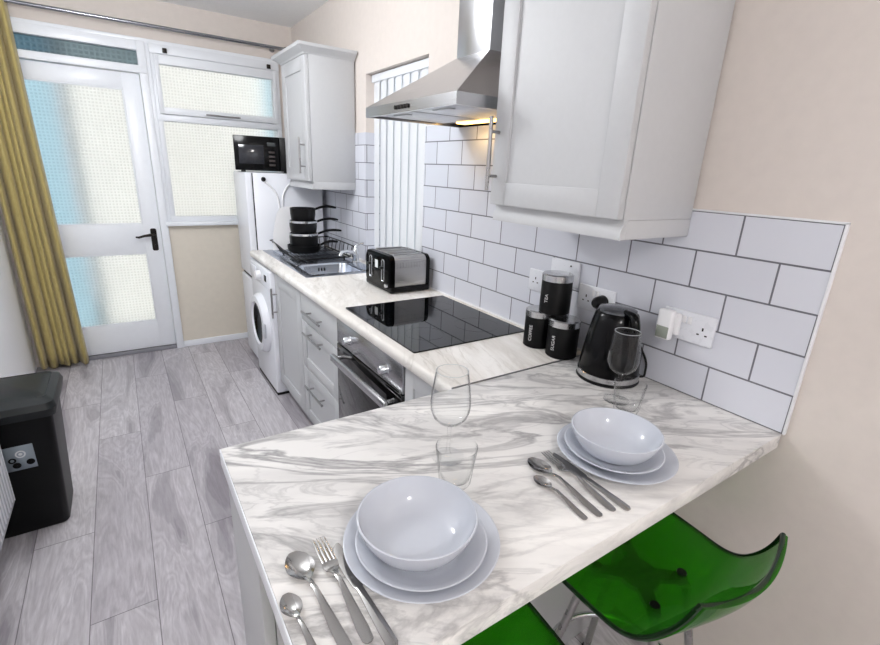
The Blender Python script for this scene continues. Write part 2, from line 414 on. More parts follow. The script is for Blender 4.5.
def tag(o, label=None, cat=None, group=None, kind=None):
    if label: o['label'] = label
    if cat: o['category'] = cat
    if group: o['group'] = group
    if kind: o['kind'] = kind
    return o
def thing(name, loc, label, cat, group=None):
    o = bpy.data.objects.new(name, None); COL.objects.link(o)
    o.location = loc; o.empty_display_size = 0.05
    WL[o.name] = Vector(loc)
    return tag(o, label, cat, group)
def struct(mb, name, mat, label=None, parent=None, **kw):
    o = mb.build(name, mat, parent, **kw)
    if not parent: o['kind'] = 'structure'
    if label: o['label'] = label
    return o
KIDS = {}
def copy_tree(src, loc=None, rotz=None, label=None, group=None):
    r = src.copy(); COL.objects.link(r)
    if loc is not None: r.location = loc
    if rotz is not None: r.rotation_euler = (0, 0, rotz)
    if label: r['label'] = label
    if group: r['group'] = group
    for ch in [o for o in bpy.data.objects if o.parent == src]:
        c = ch.copy(); COL.objects.link(c); c.parent = r
        for g in [o for o in bpy.data.objects if o.parent == ch]:
            d = g.copy(); COL.objects.link(d); d.parent = c
    return r
def text_on(body, size, mapper, name, mat, parent):
    cu = bpy.data.curves.new('lettering', 'FONT'); cu.body = body; cu.size = size; cu.align_x = 'CENTER'; cu.align_y = 'CENTER'
    cu.extrude = 0.0003; cu.resolution_u = 3
    t = bpy.data.objects.new('lettering', cu); COL.objects.link(t)
    me = bpy.data.meshes.new_from_object(t)
    bpy.data.objects.remove(t); bpy.data.curves.remove(cu)
    off = WL[parent.name]
    for v in me.vertices: v.co = Vector(mapper(v.co.x, v.co.y, v.co.z)) - off
    me.materials.append(mat)
    o = bpy.data.objects.new(name, me); COL.objects.link(o); o.parent = parent; WL[o.name] = Vector(off)
    return o
def arc(c, r, a0, a1, n, plane='xy'):
    out = []
    for k in range(n + 1):
        a = a0 + (a1 - a0) * k / n; u, v = r * math.cos(a), r * math.sin(a)
        out.append(tuple(Vector(c) + Vector({'xy': (u, v, 0), 'xz': (u, 0, v), 'yz': (0, u, v)}[plane])))
    return out
def rrect(x0, x1, y0, y1, r, n=5):
    pts = []
    for cx, cy, a in ((x1 - r, y1 - r, 0), (x0 + r, y1 - r, PI / 2), (x0 + r, y0 + r, PI), (x1 - r, y0 + r, 1.5 * PI)):
        for k in range(n + 1):
            t = a + PI / 2 * k / n; pts.append((cx + r * math.cos(t), cy + r * math.sin(t)))
    return pts

def smooth_path(P, n=8):
    P = [Vector(p) for p in P]; out = []
    for i in range(len(P) - 1):
        p0, p1, p2, p3 = P[max(i - 1, 0)], P[i], P[i + 1], P[min(i + 2, len(P) - 1)]
        for k in range(n):
            t = k / n
            out.append(0.5 * ((2 * p1) + (-p0 + p2) * t + (2 * p0 - 5 * p1 + 4 * p2 - p3) * t * t + (-p0 + 3 * p1 - 3 * p2 + p3) * t ** 3))
    out.append(P[-1]); return out

# ================================================================== THE ROOM
WT = 0.22
struct(MB().box(XL - WT, WT, YR - WT, D + 0.02, -0.12, 0), 'floor', MT['floor'], 'grey oak effect laminate planks running towards the back door', smooth=False)
struct(MB().box(XL - WT, WT, YR - WT, D + WT, CE, CE + 0.15), 'ceiling', MT['ceil'], 'plain white ceiling', smooth=False)
# right wall with the blind window opening
mb = MB(); WR1 = WINB
mb.box(0, WT, YR, WIN0, 0, CE); mb.box(0, WT, WIN1, D + WT, 0, CE); mb.box(0, WT, WIN0, WIN1, 0, WR1); mb.box(0, WT, WIN0, WIN1, WINT, CE)
struct(mb, 'wall_right', MT['wall'], 'cream painted wall carrying the white tiles', smooth=False)
struct(MB().box(XL - WT, XL, YR, D + WT, 0, CE), 'wall_left', MT['white_wall'], 'white painted wall behind the bin', smooth=False)
mb = MB(); RW0, RW1 = -1.75, -0.35
mb.box(XL, RW0, YR - WT, YR, 0, CE); mb.box(RW1, 0, YR - WT, YR, 0, CE); mb.box(RW0, RW1, YR - WT, YR, 0, 0.9); mb.box(RW0, RW1, YR - WT, YR, 2.1, CE)
struct(mb, 'wall_front', MT['wall'], 'cream wall behind the camera', smooth=False)
# back wall with door and window openings
DX0, DX1, PX = -1.845, -1.079, -1.028
mb = MB(); BT = 2.235
mb.box(XL, -1.885, D, D + WT, 0, BT)
mb.box(XL, 0, D, D + WT, BT, CE)
mb.box(-0.12, 0, D, D + WT, 0, BT)
mb.box(PX + 0.03, -0.12, D + 0.02, D + WT, 0, 1.0)
struct(mb, 'wall_back', MT['wall'], 'cream wall above the door and back window', smooth=False)
struct(MB().box(PX + 0.0, -0.12, D - 0.004, D + 0.02, 0.0, 1.0), 'trim_1', MT['panel'], 'beige painted panel under the back window', smooth=False)
struct(MB().box(PX - 0.006, -0.02, D - 0.02, D - 0.004, 0.0, 0.05, 0.004), 'baseboard_back', MT['gloss_white'], 'white skirting board under the beige panel')

# door frame + transom + mullion post
def frame_box(mb, *a): mb.box(*a, 0.004)
mb = MB()
mb.box(-1.885, DX0 - 0.004, D - 0.03, D + 0.06, 0, BT, 0.004)
mb.box(DX1 + 0.004, PX + 0.004, D - 0.035, D + 0.07, 0, BT, 0.004)
mb.box(PX + 0.004, PX + 0.028, D - 0.02, D + 0.06, 1.02, BT, 0.003)
mb.box(-1.885, PX, D - 0.03, D + 0.06, 2.175, BT, 0.004)
mb.box(-1.885, PX, D - 0.04, D + 0.06, 2.035, 2.082, 0.004)
struct(mb, 'trim_2', MT['gloss_white'], 'white door frame with transom bar and mullion post')
struct(MB().box(-1.885, PX, D - 0.02, D + 0.07, 0, 0.028, 0.003), 'trim_3', simple('grey_threshold', (140, 140, 146), 0.4), 'low grey door threshold')
w3 = struct(MB().box(DX0, DX1 + 0.004, D + 0.015, D + 0.02, 2.08, 2.177), 'window_1', MT['frost_dark'], 'narrow blue patterned glass transom over the door', smooth=False)

# door leaf
def slab_frame(mb, x0, x1, z0, z1, y0, y1, holes, bev=0.003):
    """boards around rectangular holes stacked vertically; holes: list of (hx0,hx1,hz0,hz1) from bottom to top"""
    hx0, hx1 = holes[0][0], holes[0][1]
    mb.box(x0, hx0, y0, y1, z0, z1, bev); mb.box(hx1, x1, y0, y1, z0, z1, bev)
    zz = z0
    for h in holes:
        mb.box(hx0 - 0.002, hx1 + 0.002, y0 + 0.0006, y1, zz, h[2], bev); zz = h[3]
    mb.box(hx0 - 0.002, hx1 + 0.002, y0 + 0.0006, y1, zz, z1, bev)
mb = MB()
slab_frame(mb, DX0, DX1, 0.034, 2.03, D - 0.005, D + 0.038, [(-1.735, -1.187, 0.254, 0.79), (-1.735, -1.187, 1.008, 1.925)])
door = struct(mb, 'door_1', MT['gloss_white'], 'white back door with two obscured glass panes')
for z0, z1 in ((0.254, 0.79), (1.008, 1.925)):
    MB().box(-1.739, -1.183, D + 0.012, D + 0.017, z0 - 0.004, z1 + 0.004).build('glass_pane', MT['frost'], door, smooth=False)
mb = MB()
for z0, z1 in ((0.254, 0.79), (1.008, 1.925)):
    for b_ in ((-1.735, -1.727, z0, z1), (-1.195, -1.187, z0, z1), (-1.727, -1.195, z0, z0 + 0.008), (-1.727, -1.195, z1 - 0.008, z1)):
        mb.box(b_[0], b_[1], D - 0.003, D + 0.011, b_[2], b_[3], 0.002)
mb.build('glazing_bead', MT['gloss_white'], door)
mb = MB()
hp = rrect(-1.146, -1.106, 0.808, 0.975, 0.012)
mb.prism([(x, z) for x, z in hp], 'y', D - 0.013, D - 0.005)
mb.cyl((-1.126, D - 0.013, 0.925), (-1.126, D - 0.05, 0.925), 0.011)
mb.tube([(-1.126, D - 0.047, 0.925), (-1.15, D - 0.05, 0.93), (-1.19, D - 0.05, 0.925), (-1.225, D - 0.048, 0.915), (-1.245, D - 0.047, 0.918)], [0.011, 0.011, 0.009, 0.008, 0.006])
mb.cyl((-1.126, D - 0.013, 0.845), (-1.126, D - 0.017, 0.845), 0.008, seg=12)
tag(mb.build('door_handle', MT['bronze'], door), 'dark bronze lever handle')

# back window: fanlight over a fixed pane
mb = MB(); X0, X1 = PX + 0.028, -0.12
mb.box(X0, X0 + 0.035, D - 0.02, D + 0.05, 1.02, BT, 0.004); mb.box(X1 - 0.035, X1, D - 0.02, D + 0.05, 1.02, BT, 0.004)
mb.box(X0, X1, D - 0.025, D + 0.05, 2.175, BT, 0.004); mb.box(X0, X1, D - 0.022, D + 0.05, 1.74, 1.785, 0.004); mb.box(X0 + 0.002, X1 - 0.002, D - 0.0215, D + 0.05, 1.0215, 1.063, 0.004)
win = struct(mb, 'window_2', MT['pvc'], 'white back window with fanlight over a fixed obscured pane')
mb = MB(); slab_frame(mb, X0 + 0.02, X1 - 0.025, 1.788, 2.172, D - 0.034, D + 0.03, [(-0.950, -0.175, 1.833, 2.11)])
mb.build('fanlight_frame', MT['pvc'], win)
MB().box(-0.955, -0.17, D + 0.0, D + 0.005, 1.828, 2.115).build('fanlight_pane', MT['frost'], win, smooth=False)
MB().box(-0.970, -0.15, D + 0.005, D + 0.01, 1.06, 1.742).build('fixed_pane', MT['frost'], win, smooth=False)
for hx in (-0.905, -0.2):
    tag(MB().box(hx - 0.014, hx + 0.014, D - 0.042, D - 0.026, 2.182, 2.212, 0.003).build('hinge', MT['bronze'], win), 'small dark hinge')
mb = MB(); mb.tube([(-0.68, D - 0.04, 1.806), (-0.62, D - 0.044, 1.806), (-0.52, D - 0.044, 1.803), (-0.44, D - 0.04, 1.806)], 0.006)
mb.build('window_stay', MT['handle'], win)
MB().box(PX - 0.012, -0.12, D - 0.055, D + 0.01, 0.993, 1.022, 0.006).build('window_sill', MT['gloss_white'], win)
struct(MB().box(-1.885, -0.10, D - 0.022, D + 0.001, BT - 0.004, BT + 0.022, 0.004), 'trim_4', MT['gloss_white'], 'white architrave over door and back window')

# wall and blue panels added outside to put white and blue into the obscured glass
gw = MB().box(-1.60, 0.06, 5.0, 5.15, -0.1, 2.9).build('backdrop_wall', MT['backdrop_wall'], origin=(-0.77, 5.07, -0.1))
tag(gw, 'added white backdrop wall outside, whitening the obscured glass', 'wall', kind='structure')
for nm, xa, xb, lb in (('blue_backdrop_left', -3.4, -1.64, 'added blue backdrop left of the white wall, tinting the door glass'), ('blue_backdrop_right', 0.08, 1.6, 'added blue backdrop right of the white wall, tinting the fanlight')):
    gg = MB().box(xa, xb, 4.95, 5.0, -0.1, 2.9).build(nm, MT['blue_paint'], origin=((xa + xb) / 2, 4.97, -0.1)); tag(gg, lb, 'backdrop', kind='structure')
pt = MB().box(-3.2, 1.2, D + 0.22, 6.0, -0.2, -0.1).build('patio', MT['patio'], origin=(-1, 4.9, -0.2)); tag(pt, 'pale paved patio outside the back door', 'paving', kind='structure')

# right window: frame, pane
mb = MB()
for a in ((WIN0, WIN0 + 0.04, WR1, WINT), (WIN1 - 0.04, WIN1, WR1, WINT), (WIN0, WIN1, WR1, WR1 + 0.04), (WIN0, WIN1, WINT - 0.04, WINT)):
    mb.box(0.13, 0.19, a[0], a[1], a[2], a[3], 0.004)
w2 = struct(mb, 'window_3', MT['pvc'], 'side window hidden behind white vertical blind')
MB().box(0.155, 0.161, WIN0 + 0.03, WIN1 - 0.03, WR1 + 0.03, WINT - 0.03).build('window_pane', MT['pane'], w2, smooth=False)
MB().box(-0.003, 0.13, WIN0, WIN1, WR1 - 0.02, WR1 + 0.004, 0.003).build('window_sill', MT['gloss_white'], w2)
# unseen window added in the rear wall to bring in fill light
mb = MB()
for a in ((RW0, RW0 + 0.05, 0.9, 2.1), (RW1 - 0.05, RW1, 0.9, 2.1), (RW0, RW1, 0.9, 0.95), (RW0, RW1, 2.05, 2.1), (-1.075, -1.025, 0.9, 2.1)):
    mb.box(a[0], a[1], YR - 0.12, YR - 0.06, a[2], a[3], 0.004)
w4 = struct(mb, 'fill_window', MT['pvc'], 'added unseen window behind the camera, letting in fill light')
MB().box(RW0 + 0.03, RW1 - 0.03, YR - 0.09, YR - 0.085, 0.93, 2.07).build('window_pane', MT['pane'], w4, smooth=False)

# tiled splashback: low run at the peninsula, high run round hob and window
TT, HT = H + 5 * TH, 1.686
mb = MB(); t = 0.008
mb.box(-t, 0.0, 0.0, 0.80, H, TT)
mb.box(-t, 0.0, 0.80, WIN0, H, HT)
mb.box(-t, 0.0, WIN1, D - 0.03, H, HT)
mb.box(-t, 0.0, WIN0, WIN1, H, WR1 - 0.02)
mb.box(-t, 0.125, WIN1 - t, WIN1, WR1 + 0.004, HT)
struct(mb, 'trim_5', MT['tile'], 'white brick bond wall tiles with grey grout', smooth=False)
mb = MB(); s_ = 0.004
mb.box(-t - 0.002, 0, -0.006, 0.0, H, TT + 0.004, 0.001); mb.box(-t - 0.002, 0, -0.006, 0.345, TT, TT + 0.005, 0.001)
mb.box(-t - 0.001, 0, 0.80, WIN0, HT, HT + 0.004, 0.001); mb.box(-t - 0.001, 0.001, WIN0 - 0.003, WIN0 + 0.003, H, HT + 0.003, 0.001)
mb.box(-t - 0.006, -t, 0.61, 3.08, H, H + 0.008, 0.002)
struct(mb, 'trim_6', MT['silicone'], 'white sealant edge along the tiles')

# ================================================================== BASE UNITS AND WORKTOPS
XF = -0.575     # door faces
def shaker(mb, y0, y1, z0, z1, xf, th=0.02, fw=0.06, rec=0.007):
    mb.box(xf, xf + th, y0, y0 + fw, z0, z1, 0.0018); mb.box(xf, xf + th, y1 - fw, y1, z0, z1, 0.0018)
    mb.box(xf + 0.0003, xf + th, y0 + fw, y1 - fw, z0, z0 + fw, 0.0012); mb.box(xf + 0.0003, xf + th, y0 + fw, y1 - fw, z1 - fw, z1, 0.0012)
    mb.box(xf + rec, xf + th, y0 + fw - 0.003, y1 - fw + 0.003, z0 + fw - 0.003, z1 - fw + 0.003)
def bar_handle(name, parent, p0, p1, nrm, stand=0.032, r=0.006, inset=0.2):
    p0, p1, nrm = Vector(p0), Vector(p1), Vector(nrm); mb = MB()
    a, b = p0 + nrm * stand, p1 + nrm * stand
    mb.cyl(a, b, r, seg=16)
    for f in (inset, 1 - inset):
        q = p0.lerp(p1, f); mb.cyl(q, q + nrm * stand, r * 0.8, seg=12)
    return tag(mb.build(name, MT['handle'], parent), 'satin metal bar handle')

# sink cabinet
t_ = thing('base_cabinet', (-0.28, 2.29, 0.1), 'pale grey shaker cabinet under the sink, next to the washing machine', 'cabinet')
mb = MB(); mb.box(-0.553, -0.004, 2.035, 2.545, 0.1, 0.735); mb.box(-0.553, -0.53, 2.035, 2.545, 0.735, 0.854); mb.build('carcass', MT['cab_dark'], t_, smooth=False)
mb = MB(); shaker(mb, 2.037, 2.543, 0.112, 0.842, XF, fw=0.075); d_ = mb.build('door', MT['cab'], t_)
bar_handle('handle', d_, (XF, 2.512, 0.56), (XF, 2.512, 0.75), (-1, 0, 0))
# drawers
t_ = thing('drawer_cabinet', (-0.28, 1.77, 0.1), 'pale grey three drawer cabinet beside the oven', 'cabinet')
MB().box(-0.553, -0.004, 1.512, 2.031, 0.1, 0.854).build('carcass', MT['cab_dark'], t_, smooth=False)
for z0, z1, hz, flat in ((0.695, 0.842, 0.765, True), (0.425, 0.690, 0.648, False), (0.112, 0.420, 0.345, False)):
    mb = MB()
    if flat: mb.box(XF, XF + 0.02, 1.514, 2.029, z0, z1, 0.0018)
    else: shaker(mb, 1.514, 2.029, z0, z1, XF, fw=0.062)
    d_ = mb.build('drawer', MT['cab'], t_)
    bar_handle('handle', d_, (XF, 1.665, hz), (XF, 1.925, hz), (-1, 0, 0))
# filler cabinet between oven and peninsula
t_ = thing('base_cabinet', (-0.28, 0.75, 0.1), 'narrow pale grey cabinet in the corner between oven and peninsula', 'cabinet')
MB().box(-0.553, -0.004, 0.604, 0.902, 0.1, 0.854).build('carcass', MT['cab_dark'], t_, smooth=False)
mb = MB(); shaker(mb, 0.606, 0.900, 0.112, 0.842, XF, fw=0.055); d_ = mb.build('door', MT['cab'], t_)
# kickboard under the run
k_ = MB().box(-0.525, -0.507, 0.604, 2.545, 0.0, 0.1, 0.001).build('kickboard', MT['plinth'], origin=(-0.516, 1.57, 0)); tag(k_, 'grey kickboard under the sink run cabinets', 'kickboard')

# oven
t_ = thing('oven', (-0.28, 1.205, 0.1), 'built in stainless steel and black glass oven below the hob', 'oven')
MB().box(-0.553, -0.004, 0.906, 1.508, 0.1, 0.85).build('body', MT['black_matt'], t_, smooth=False)
MB().box(-0.580, -0.553, 0.908, 1.506, 0.737, 0.846, 0.002).build('control_panel', MT['steel_y'], t_)
MB().box(-0.582, -0.553, 0.908, 1.506, 0.125, 0.731, 0.003).build('oven_door', MT['oven_glass'], t_)
mb = MB(); mb.box(-0.636, -0.616, 0.938, 1.455, 0.672, 0.706, 0.007, 3)
for y in (0.965, 1.43): mb.cyl((-0.582, y, 0.689), (-0.625, y, 0.689), 0.009, seg=14)
mb.build('handle', MT['steel_y'], t_)
for y in (1.03, 1.365):
    mb = MB(); mb.lathe([(0.0, -0.03), (0.014, -0.03), (0.0165, -0.027), (0.018, -0.006), (0.021, 0.0), (0.0, 0.0)], (-0.580, y, 0.787), 28, 'x')
    mb.box(-0.6125, -0.609, y - 0.002, y + 0.002, 0.79, 0.803)
    mb.build('knob', MT['chrome'], t_)
MB().box(-0.576, -0.553, 0.908, 1.506, 0.104, 0.121, 0.002).build('lower_trim', MT['steel_y'], t_)

# washing machine
t_ = thing('washing_machine', (-0.32, 2.81, 0), 'white front loading washing machine under the worktop end', 'washing machine')
FX = -0.60; y0, y1 = 2.556, 3.07
MB().box(FX, -0.06, y0, y1, 0.018, 0.842, 0.012, 3).build('body', MT['appliance'], t_)
MB().box(FX - 0.004, FX + 0.002, y0 + 0.012, y1 - 0.012, 0.725, 0.832, 0.002).build('control_panel', MT['appliance'], t_)
yc, zc = 2.815, 0.445
mb = MB(); mb.lathe([(0.205, 0.0), (0.203, -0.018), (0.185, -0.04), (0.150, -0.042), (0.138, -0.026), (0.138, 0.0)], (FX, yc, zc), 56, 'x'); dr = mb.build('porthole_door', MT['appliance'], t_)
mb = MB(); mb.lathe([(0.139, -0.022), (0.12, -0.012), (0.07, 0.002), (0.0, 0.006)], (FX - 0.008, yc, zc), 48, 'x'); mb.build('door_glass', MT['black_gloss'], dr)
MB().box(FX - 0.05, FX - 0.03, y0 + 0.055, y0 + 0.09, zc - 0.05, zc + 0.05, 0.008, 3).build('door_catch', MT['app_grey'], dr)
mb = MB(); mb.lathe([(0.0, -0.03), (0.026, -0.03), (0.03, -0.024), (0.032, 0.0), (0.0, 0.0)], (FX - 0.004, 2.79, 0.782), 30, 'x'); mb.build('programme_dial', MT['white_plastic'], t_)
MB().box(FX - 0.006, FX - 0.003, 2.63, 2.68, 0.765, 0.805, 0.001).build('display', MT['black_gloss'], t_)
MB().box(FX - 0.010, FX - 0.003, 2.88, 3.045, 0.745, 0.82, 0.004).build('detergent_drawer', MT['appliance'], t_)
MB().box(FX + 0.004, -0.07, y0 + 0.01, y1 - 0.01, 0.0, 0.02).build('base', MT['rubber'], t_, smooth=False)

# main worktop (rounded front edge, hole for the sink bowl)
BX0, BX1, BY0, BY1 = -0.472, -0.135, 2.155, 2.465
YE = 3.083
mb = MB()
z0, z1, rf = H - 0.038, H, 0.016
prof = [(BX0, z0), (-0.595 + 0.004, z0), (-0.595, z0 + 0.004)] + [(-0.595 + rf - rf * math.cos(a), z1 - rf + rf * math.sin(a)) for a in [PI / 2 * k / 7 for k in range(8)]] + [(BX0, z1)]
mb.prism(prof, 'y', 0.607, YE)
mb.box(BX0, BX1, 0.607, BY0, z0, z1); mb.box(BX0, BX1, BY1, YE, z0, z1); mb.box(BX1, -0.0085, 0.607, YE, z0, z1)
wt = mb.build('worktop', MT['marble_warm'], origin=(-0.3, 1.84, H - 0.038), angle=50)
tag(wt, 'marble effect worktop along the tiled wall, carrying hob and sink', 'worktop')
js = MB().box(-0.590, -0.009, 0.6025, 0.6085, H - 0.02, H + 0.0012, 0.0005).build('joint_strip', brushed('joint_aluminium', (120, 122, 126), 0.35, 'x'), wt)
tag(js, 'grey metal strip covering the worktop joint')

# peninsula worktop
mb = MB(); mb.box(-1.198, -0.0085, 0.0, 0.602, H - 0.038, H, 0.0012)
pw = mb.build('worktop', MT['marble'], origin=(-0.6, 0.3, H - 0.038)); tag(pw, 'marble effect breakfast bar worktop laid with two place settings', 'worktop')
eb = MB().box(-1.2005, -1.1982, 0.0, 0.602, H - 0.038, H - 0.0003, 0.0004).build('edge_strip', MT['gloss_white'], pw); tag(eb, 'white edging strip at the free end')
# peninsula cabinet
t_ = thing('peninsula_cabinet', (-0.6, 0.46, 0.0), 'grey cabinet carrying the breakfast bar, recessed behind the stools', 'cabinet')
MB().box(-1.17, -0.006, 0.345, 0.575, 0.1, 0.853).build('carcass', MT['cab_dark'], t_, smooth=False)
MB().box(-1.192, -1.172, 0.325, 0.592, 0.0, 0.8555, 0.001).build('end_panel', MT['cab'], t_)
MB().box(-1.17, -0.006, 0.327, 0.344, 0.0, 0.853, 0.001).build('back_panel', MT['cab'], t_)
for xa, xb in ((-1.168, -0.885), (-0.881, -0.6)):
    mb = MB(); mb.box(xa, xb, 0.576, 0.594, 0.112, 0.842, 0.0018); mb.build('door', MT['cab'], t_)
MB().box(-1.17, -0.6, 0.53, 0.548, 0.0, 0.1).build('kickboard', MT['plinth'], t_)

# ================================================================== TALL APPLIANCES AND WALL UNITS
t_ = thing('fridge_freezer', (-0.32, 3.28, 0), 'tall white fridge freezer at the end of the worktop', 'fridge')
FY0, FY1, FT = 3.092, 3.47, 1.418
MB().box(-0.535, -0.05, FY0, FY1, 0.03, FT, 0.006).build('body', MT['appliance'], t_)
MB().box(-0.585, -0.539, FY0, FY1, 0.695, FT, 0.01, 3).build('fridge_door', MT['appliance'], t_)
MB().box(-0.585, -0.539, FY0, FY1, 0.05, 0.672, 0.01, 3).build('freezer_door', MT['appliance'], t_)
MB().box(-0.541, -0.534, FY0 + 0.004, FY1 - 0.004, 0.05, FT - 0.004).build('door_seal', MT['rubber'], t_, smooth=False)
MB().box(-0.57, -0.538, FY0 + 0.006, FY1 - 0.006, 0.672, 0.696).build('handle_recess', MT['black_matt'], t_, smooth=False)
MB().box(-0.55, -0.06, FY0 + 0.02, FY1 - 0.02, 0.0, 0.032).build('base', MT['rubber'], t_, smooth=False)

mwo = t_ = thing('microwave_oven', (-0.39, 3.27, FT), 'compact black microwave oven on top of the fridge freezer', 'microwave')
MY = 3.13
MB().box(-0.597, -0.187, MY + 0.012, MY + 0.33, FT + 0.012, FT + 0.236, 0.006).build('body', MT['black'], t_)
MB().box(-0.60, -0.305, MY, MY + 0.013, FT + 0.012, FT + 0.236, 0.004).build('door', MT['black_gloss'], t_)
MB().box(-0.57, -0.41, MY - 0.0015, MY + 0.002, FT + 0.055, FT + 0.178, 0.001).build('door_window', MT['screen'], t_)
MB().box(-0.303, -0.185, MY + 0.001, MY + 0.013, FT + 0.012, FT + 0.236, 0.004).build('control_panel', MT['black'], t_)
MB().box(-0.385, -0.332, MY - 0.0015, MY + 0.002, FT + 0.175, FT + 0.2, 0.001).build('clock_display', simple('display_glass', (44, 50, 52), 0.15), t_)
mb = MB()
for i in range(4): mb.box(-0.378, -0.338, MY - 0.0015, MY + 0.002, FT + 0.045 + i * 0.028, FT + 0.058 + i * 0.028, 0.001)
mb.build('button', simple('button_brown', (46, 36, 34), 0.4), t_)
for x in (-0.55, -0.25):
    for y in (MY + 0.05, MY + 0.29): MB().cyl((x, y, FT), (x, y, FT + 0.013), 0.015, seg=14).build('foot', MT['rubber'], t_)

mwo.location = (-0.385, 3.295, FT); mwo.rotation_euler = (0, 0, math.radians(-12))

def wall_cabinet(y0, y1, label, hy, pfw=0.07, XC=-0.305):
    t_ = thing('wall_cabinet', (-0.16, (y0 + y1) / 2, 1.34), label, 'cabinet')
    zb, zt = 1.386, 2.088
    MB().box(XC, -0.001 - 0.008, y0, y1, zb, zt, 0.001).build('carcass', MT['cab'], t_)
    mb = MB(); shaker(mb, y0 + 0.0015, y1 - 0.0015, zb + 0.003, zt - 0.002, XC - 0.023, th=0.021, fw=pfw, rec=0.008); d_ = mb.build('door', MT['cab'], t_)
    bar_handle('handle', d_, (XC - 0.023, hy, zb + 0.045), (XC - 0.023, hy, zb + 0.255), (-1, 0, 0), stand=0.034)
    # pelmet: stepped strip under the carcass
    mb = MB()
    pf = [(XC + 0.018, zb), (XC + 0.004, zb), (XC + 0.004, zb - 0.012), (XC - 0.005, zb - 0.026), (XC - 0.005, zb - 0.047), (XC + 0.018, zb - 0.047)]
    mb.prism(pf, 'y', y0 + 0.0005, y1 - 0.0005)
    for ya in (y0, y1 - 0.018): mb.box(XC + 0.018, -0.009, ya, ya + 0.018, zb - 0.047, zb - 0.0005, 0.001)
    mb.build('pelmet', MT['cab'], t_)
    # cornice: flaring moulding
    mb = MB(); X1 = -0.009
    def ring(o, z): return [(XC - 0.023 - o, y0 - o, z), (X1, y0 - o, z), (X1, y1 + o, z), (XC - 0.023 - o, y1 + o, z)]
    mb.loft([ring(0.002, zt), ring(0.006, zt + 0.008), ring(0.022, zt + 0.02), ring(0.045, zt + 0.034), ring(0.048, zt + 0.05), ring(0.04, zt + 0.052)])
    mb.build('cornice', MT['cab'], t_, angle=25)
    return t_
wall_cabinet(2.585, 3.055, 'pale grey wall cabinet beyond the blind, above the dish rack', 2.645, 0.075, -0.293)
wall_cabinet(0.338, 0.818, 'large pale grey wall cabinet at the near end, above the kettle', 0.796, 0.066)

# cooker hood
t_ = thing('cooker_hood', (-0.225, 1.163, 1.66), 'stainless steel chimney cooker hood above the hob', 'cooker hood')
HY0, HY1, HX = 0.848, 1.463, -0.455; RZ0, RZ1 = 1.668, 1.703
CX, CY0, CY1, CZ = -0.215, 1.012, 1.207, 1.872
mb = MB(); R_ = lambda x, a, b, z: [(x, a, z), (-0.0095, a, z), (-0.0095, b, z), (x, b, z)]
mb.loft([R_(HX + 0.012, HY0 + 0.012, HY1 - 0.012, RZ0 + 0.012), R_(HX + 0.012, HY0 + 0.012, HY1 - 0.012, RZ0), R_(HX, HY0, HY1, RZ0), R_(HX, HY0, HY1, RZ1), R_(CX, CY0, CY1, CZ), R_(CX + 0.01, CY0 + 0.01, CY1 - 0.01, CZ)])
mb.build('canopy', MT['steel_y'], t_, angle=10)
MB().box(CX + 0.002, -0.0095, CY0 + 0.002, CY1 - 0.002, CZ - 0.01, CE - 0.001, 0.001).build('chimney', MT['steel_z'], t_)
MB().box(HX + 0.012, -0.012, HY0 + 0.012, HY1 - 0.012, RZ0 + 0.0125, RZ0 + 0.016).build('underside', MT['steel_x'], t_, smooth=False)
for a, b in ((HY0 + 0.04, 1.155), (1.171, HY1 - 0.04)):
    mb = MB(); mb.box(HX + 0.04, -0.115, a, b, RZ0 + 0.006, RZ0 + 0.0125, 0.002)
    mb.box(HX + 0.06, HX + 0.085, (a + b) / 2 - 0.05, (a + b) / 2 + 0.05, RZ0 + 0.002, RZ0 + 0.0065, 0.002)
    mb.build('grease_filter', MT['steel_x'], t_)
tag(MB().box(-0.1, -0.055, 1.13, 1.35, RZ0 + 0.002, RZ0 + 0.0125, 0.002).build('lamp_lens', MT['lamp'], t_), 'lit warm lamp lens')
for k in range(5): 
    mb = MB(); y = 1.215 - k * 0.021; mb.cyl((HX, y, 1.686), (HX - 0.005, y, 1.686), 0.0072, seg=14); mb.build('push_button', MT['bronze'], t_)

# vertical blind
t_ = thing('vertical_blind', (0.05, (WIN0 + WIN1) / 2, WR1), 'white vertical blind closed across the side window', 'blind')
MB().box(0.03, 0.07, WIN0 + 0.006, WIN1 - 0.012, WINT - 0.045, WINT - 0.004, 0.004).build('headrail', MT['pvc'], t_)
nsl = 8
for k in range(nsl):
    yc_ = WIN0 + 0.043 + k * (WIN1 - WIN0 - 0.085) / (nsl - 1); a = math.radians(9)
    dx, dy = math.sin(a) * 0.058, math.cos(a) * 0.058
    mb = MB(); rows = []
    for z in (WR1 + 0.03, WINT - 0.045):
        rows.append([(0.05 + dx * s - 0.006 * (1 - s * s), yc_ + dy * s, z) for s in (-1, -0.75, -0.5, -0.25, 0, 0.25, 0.5, 0.75, 1)])
    V = mb.grid(rows); mb.build('slat', MT['slat'], t_)

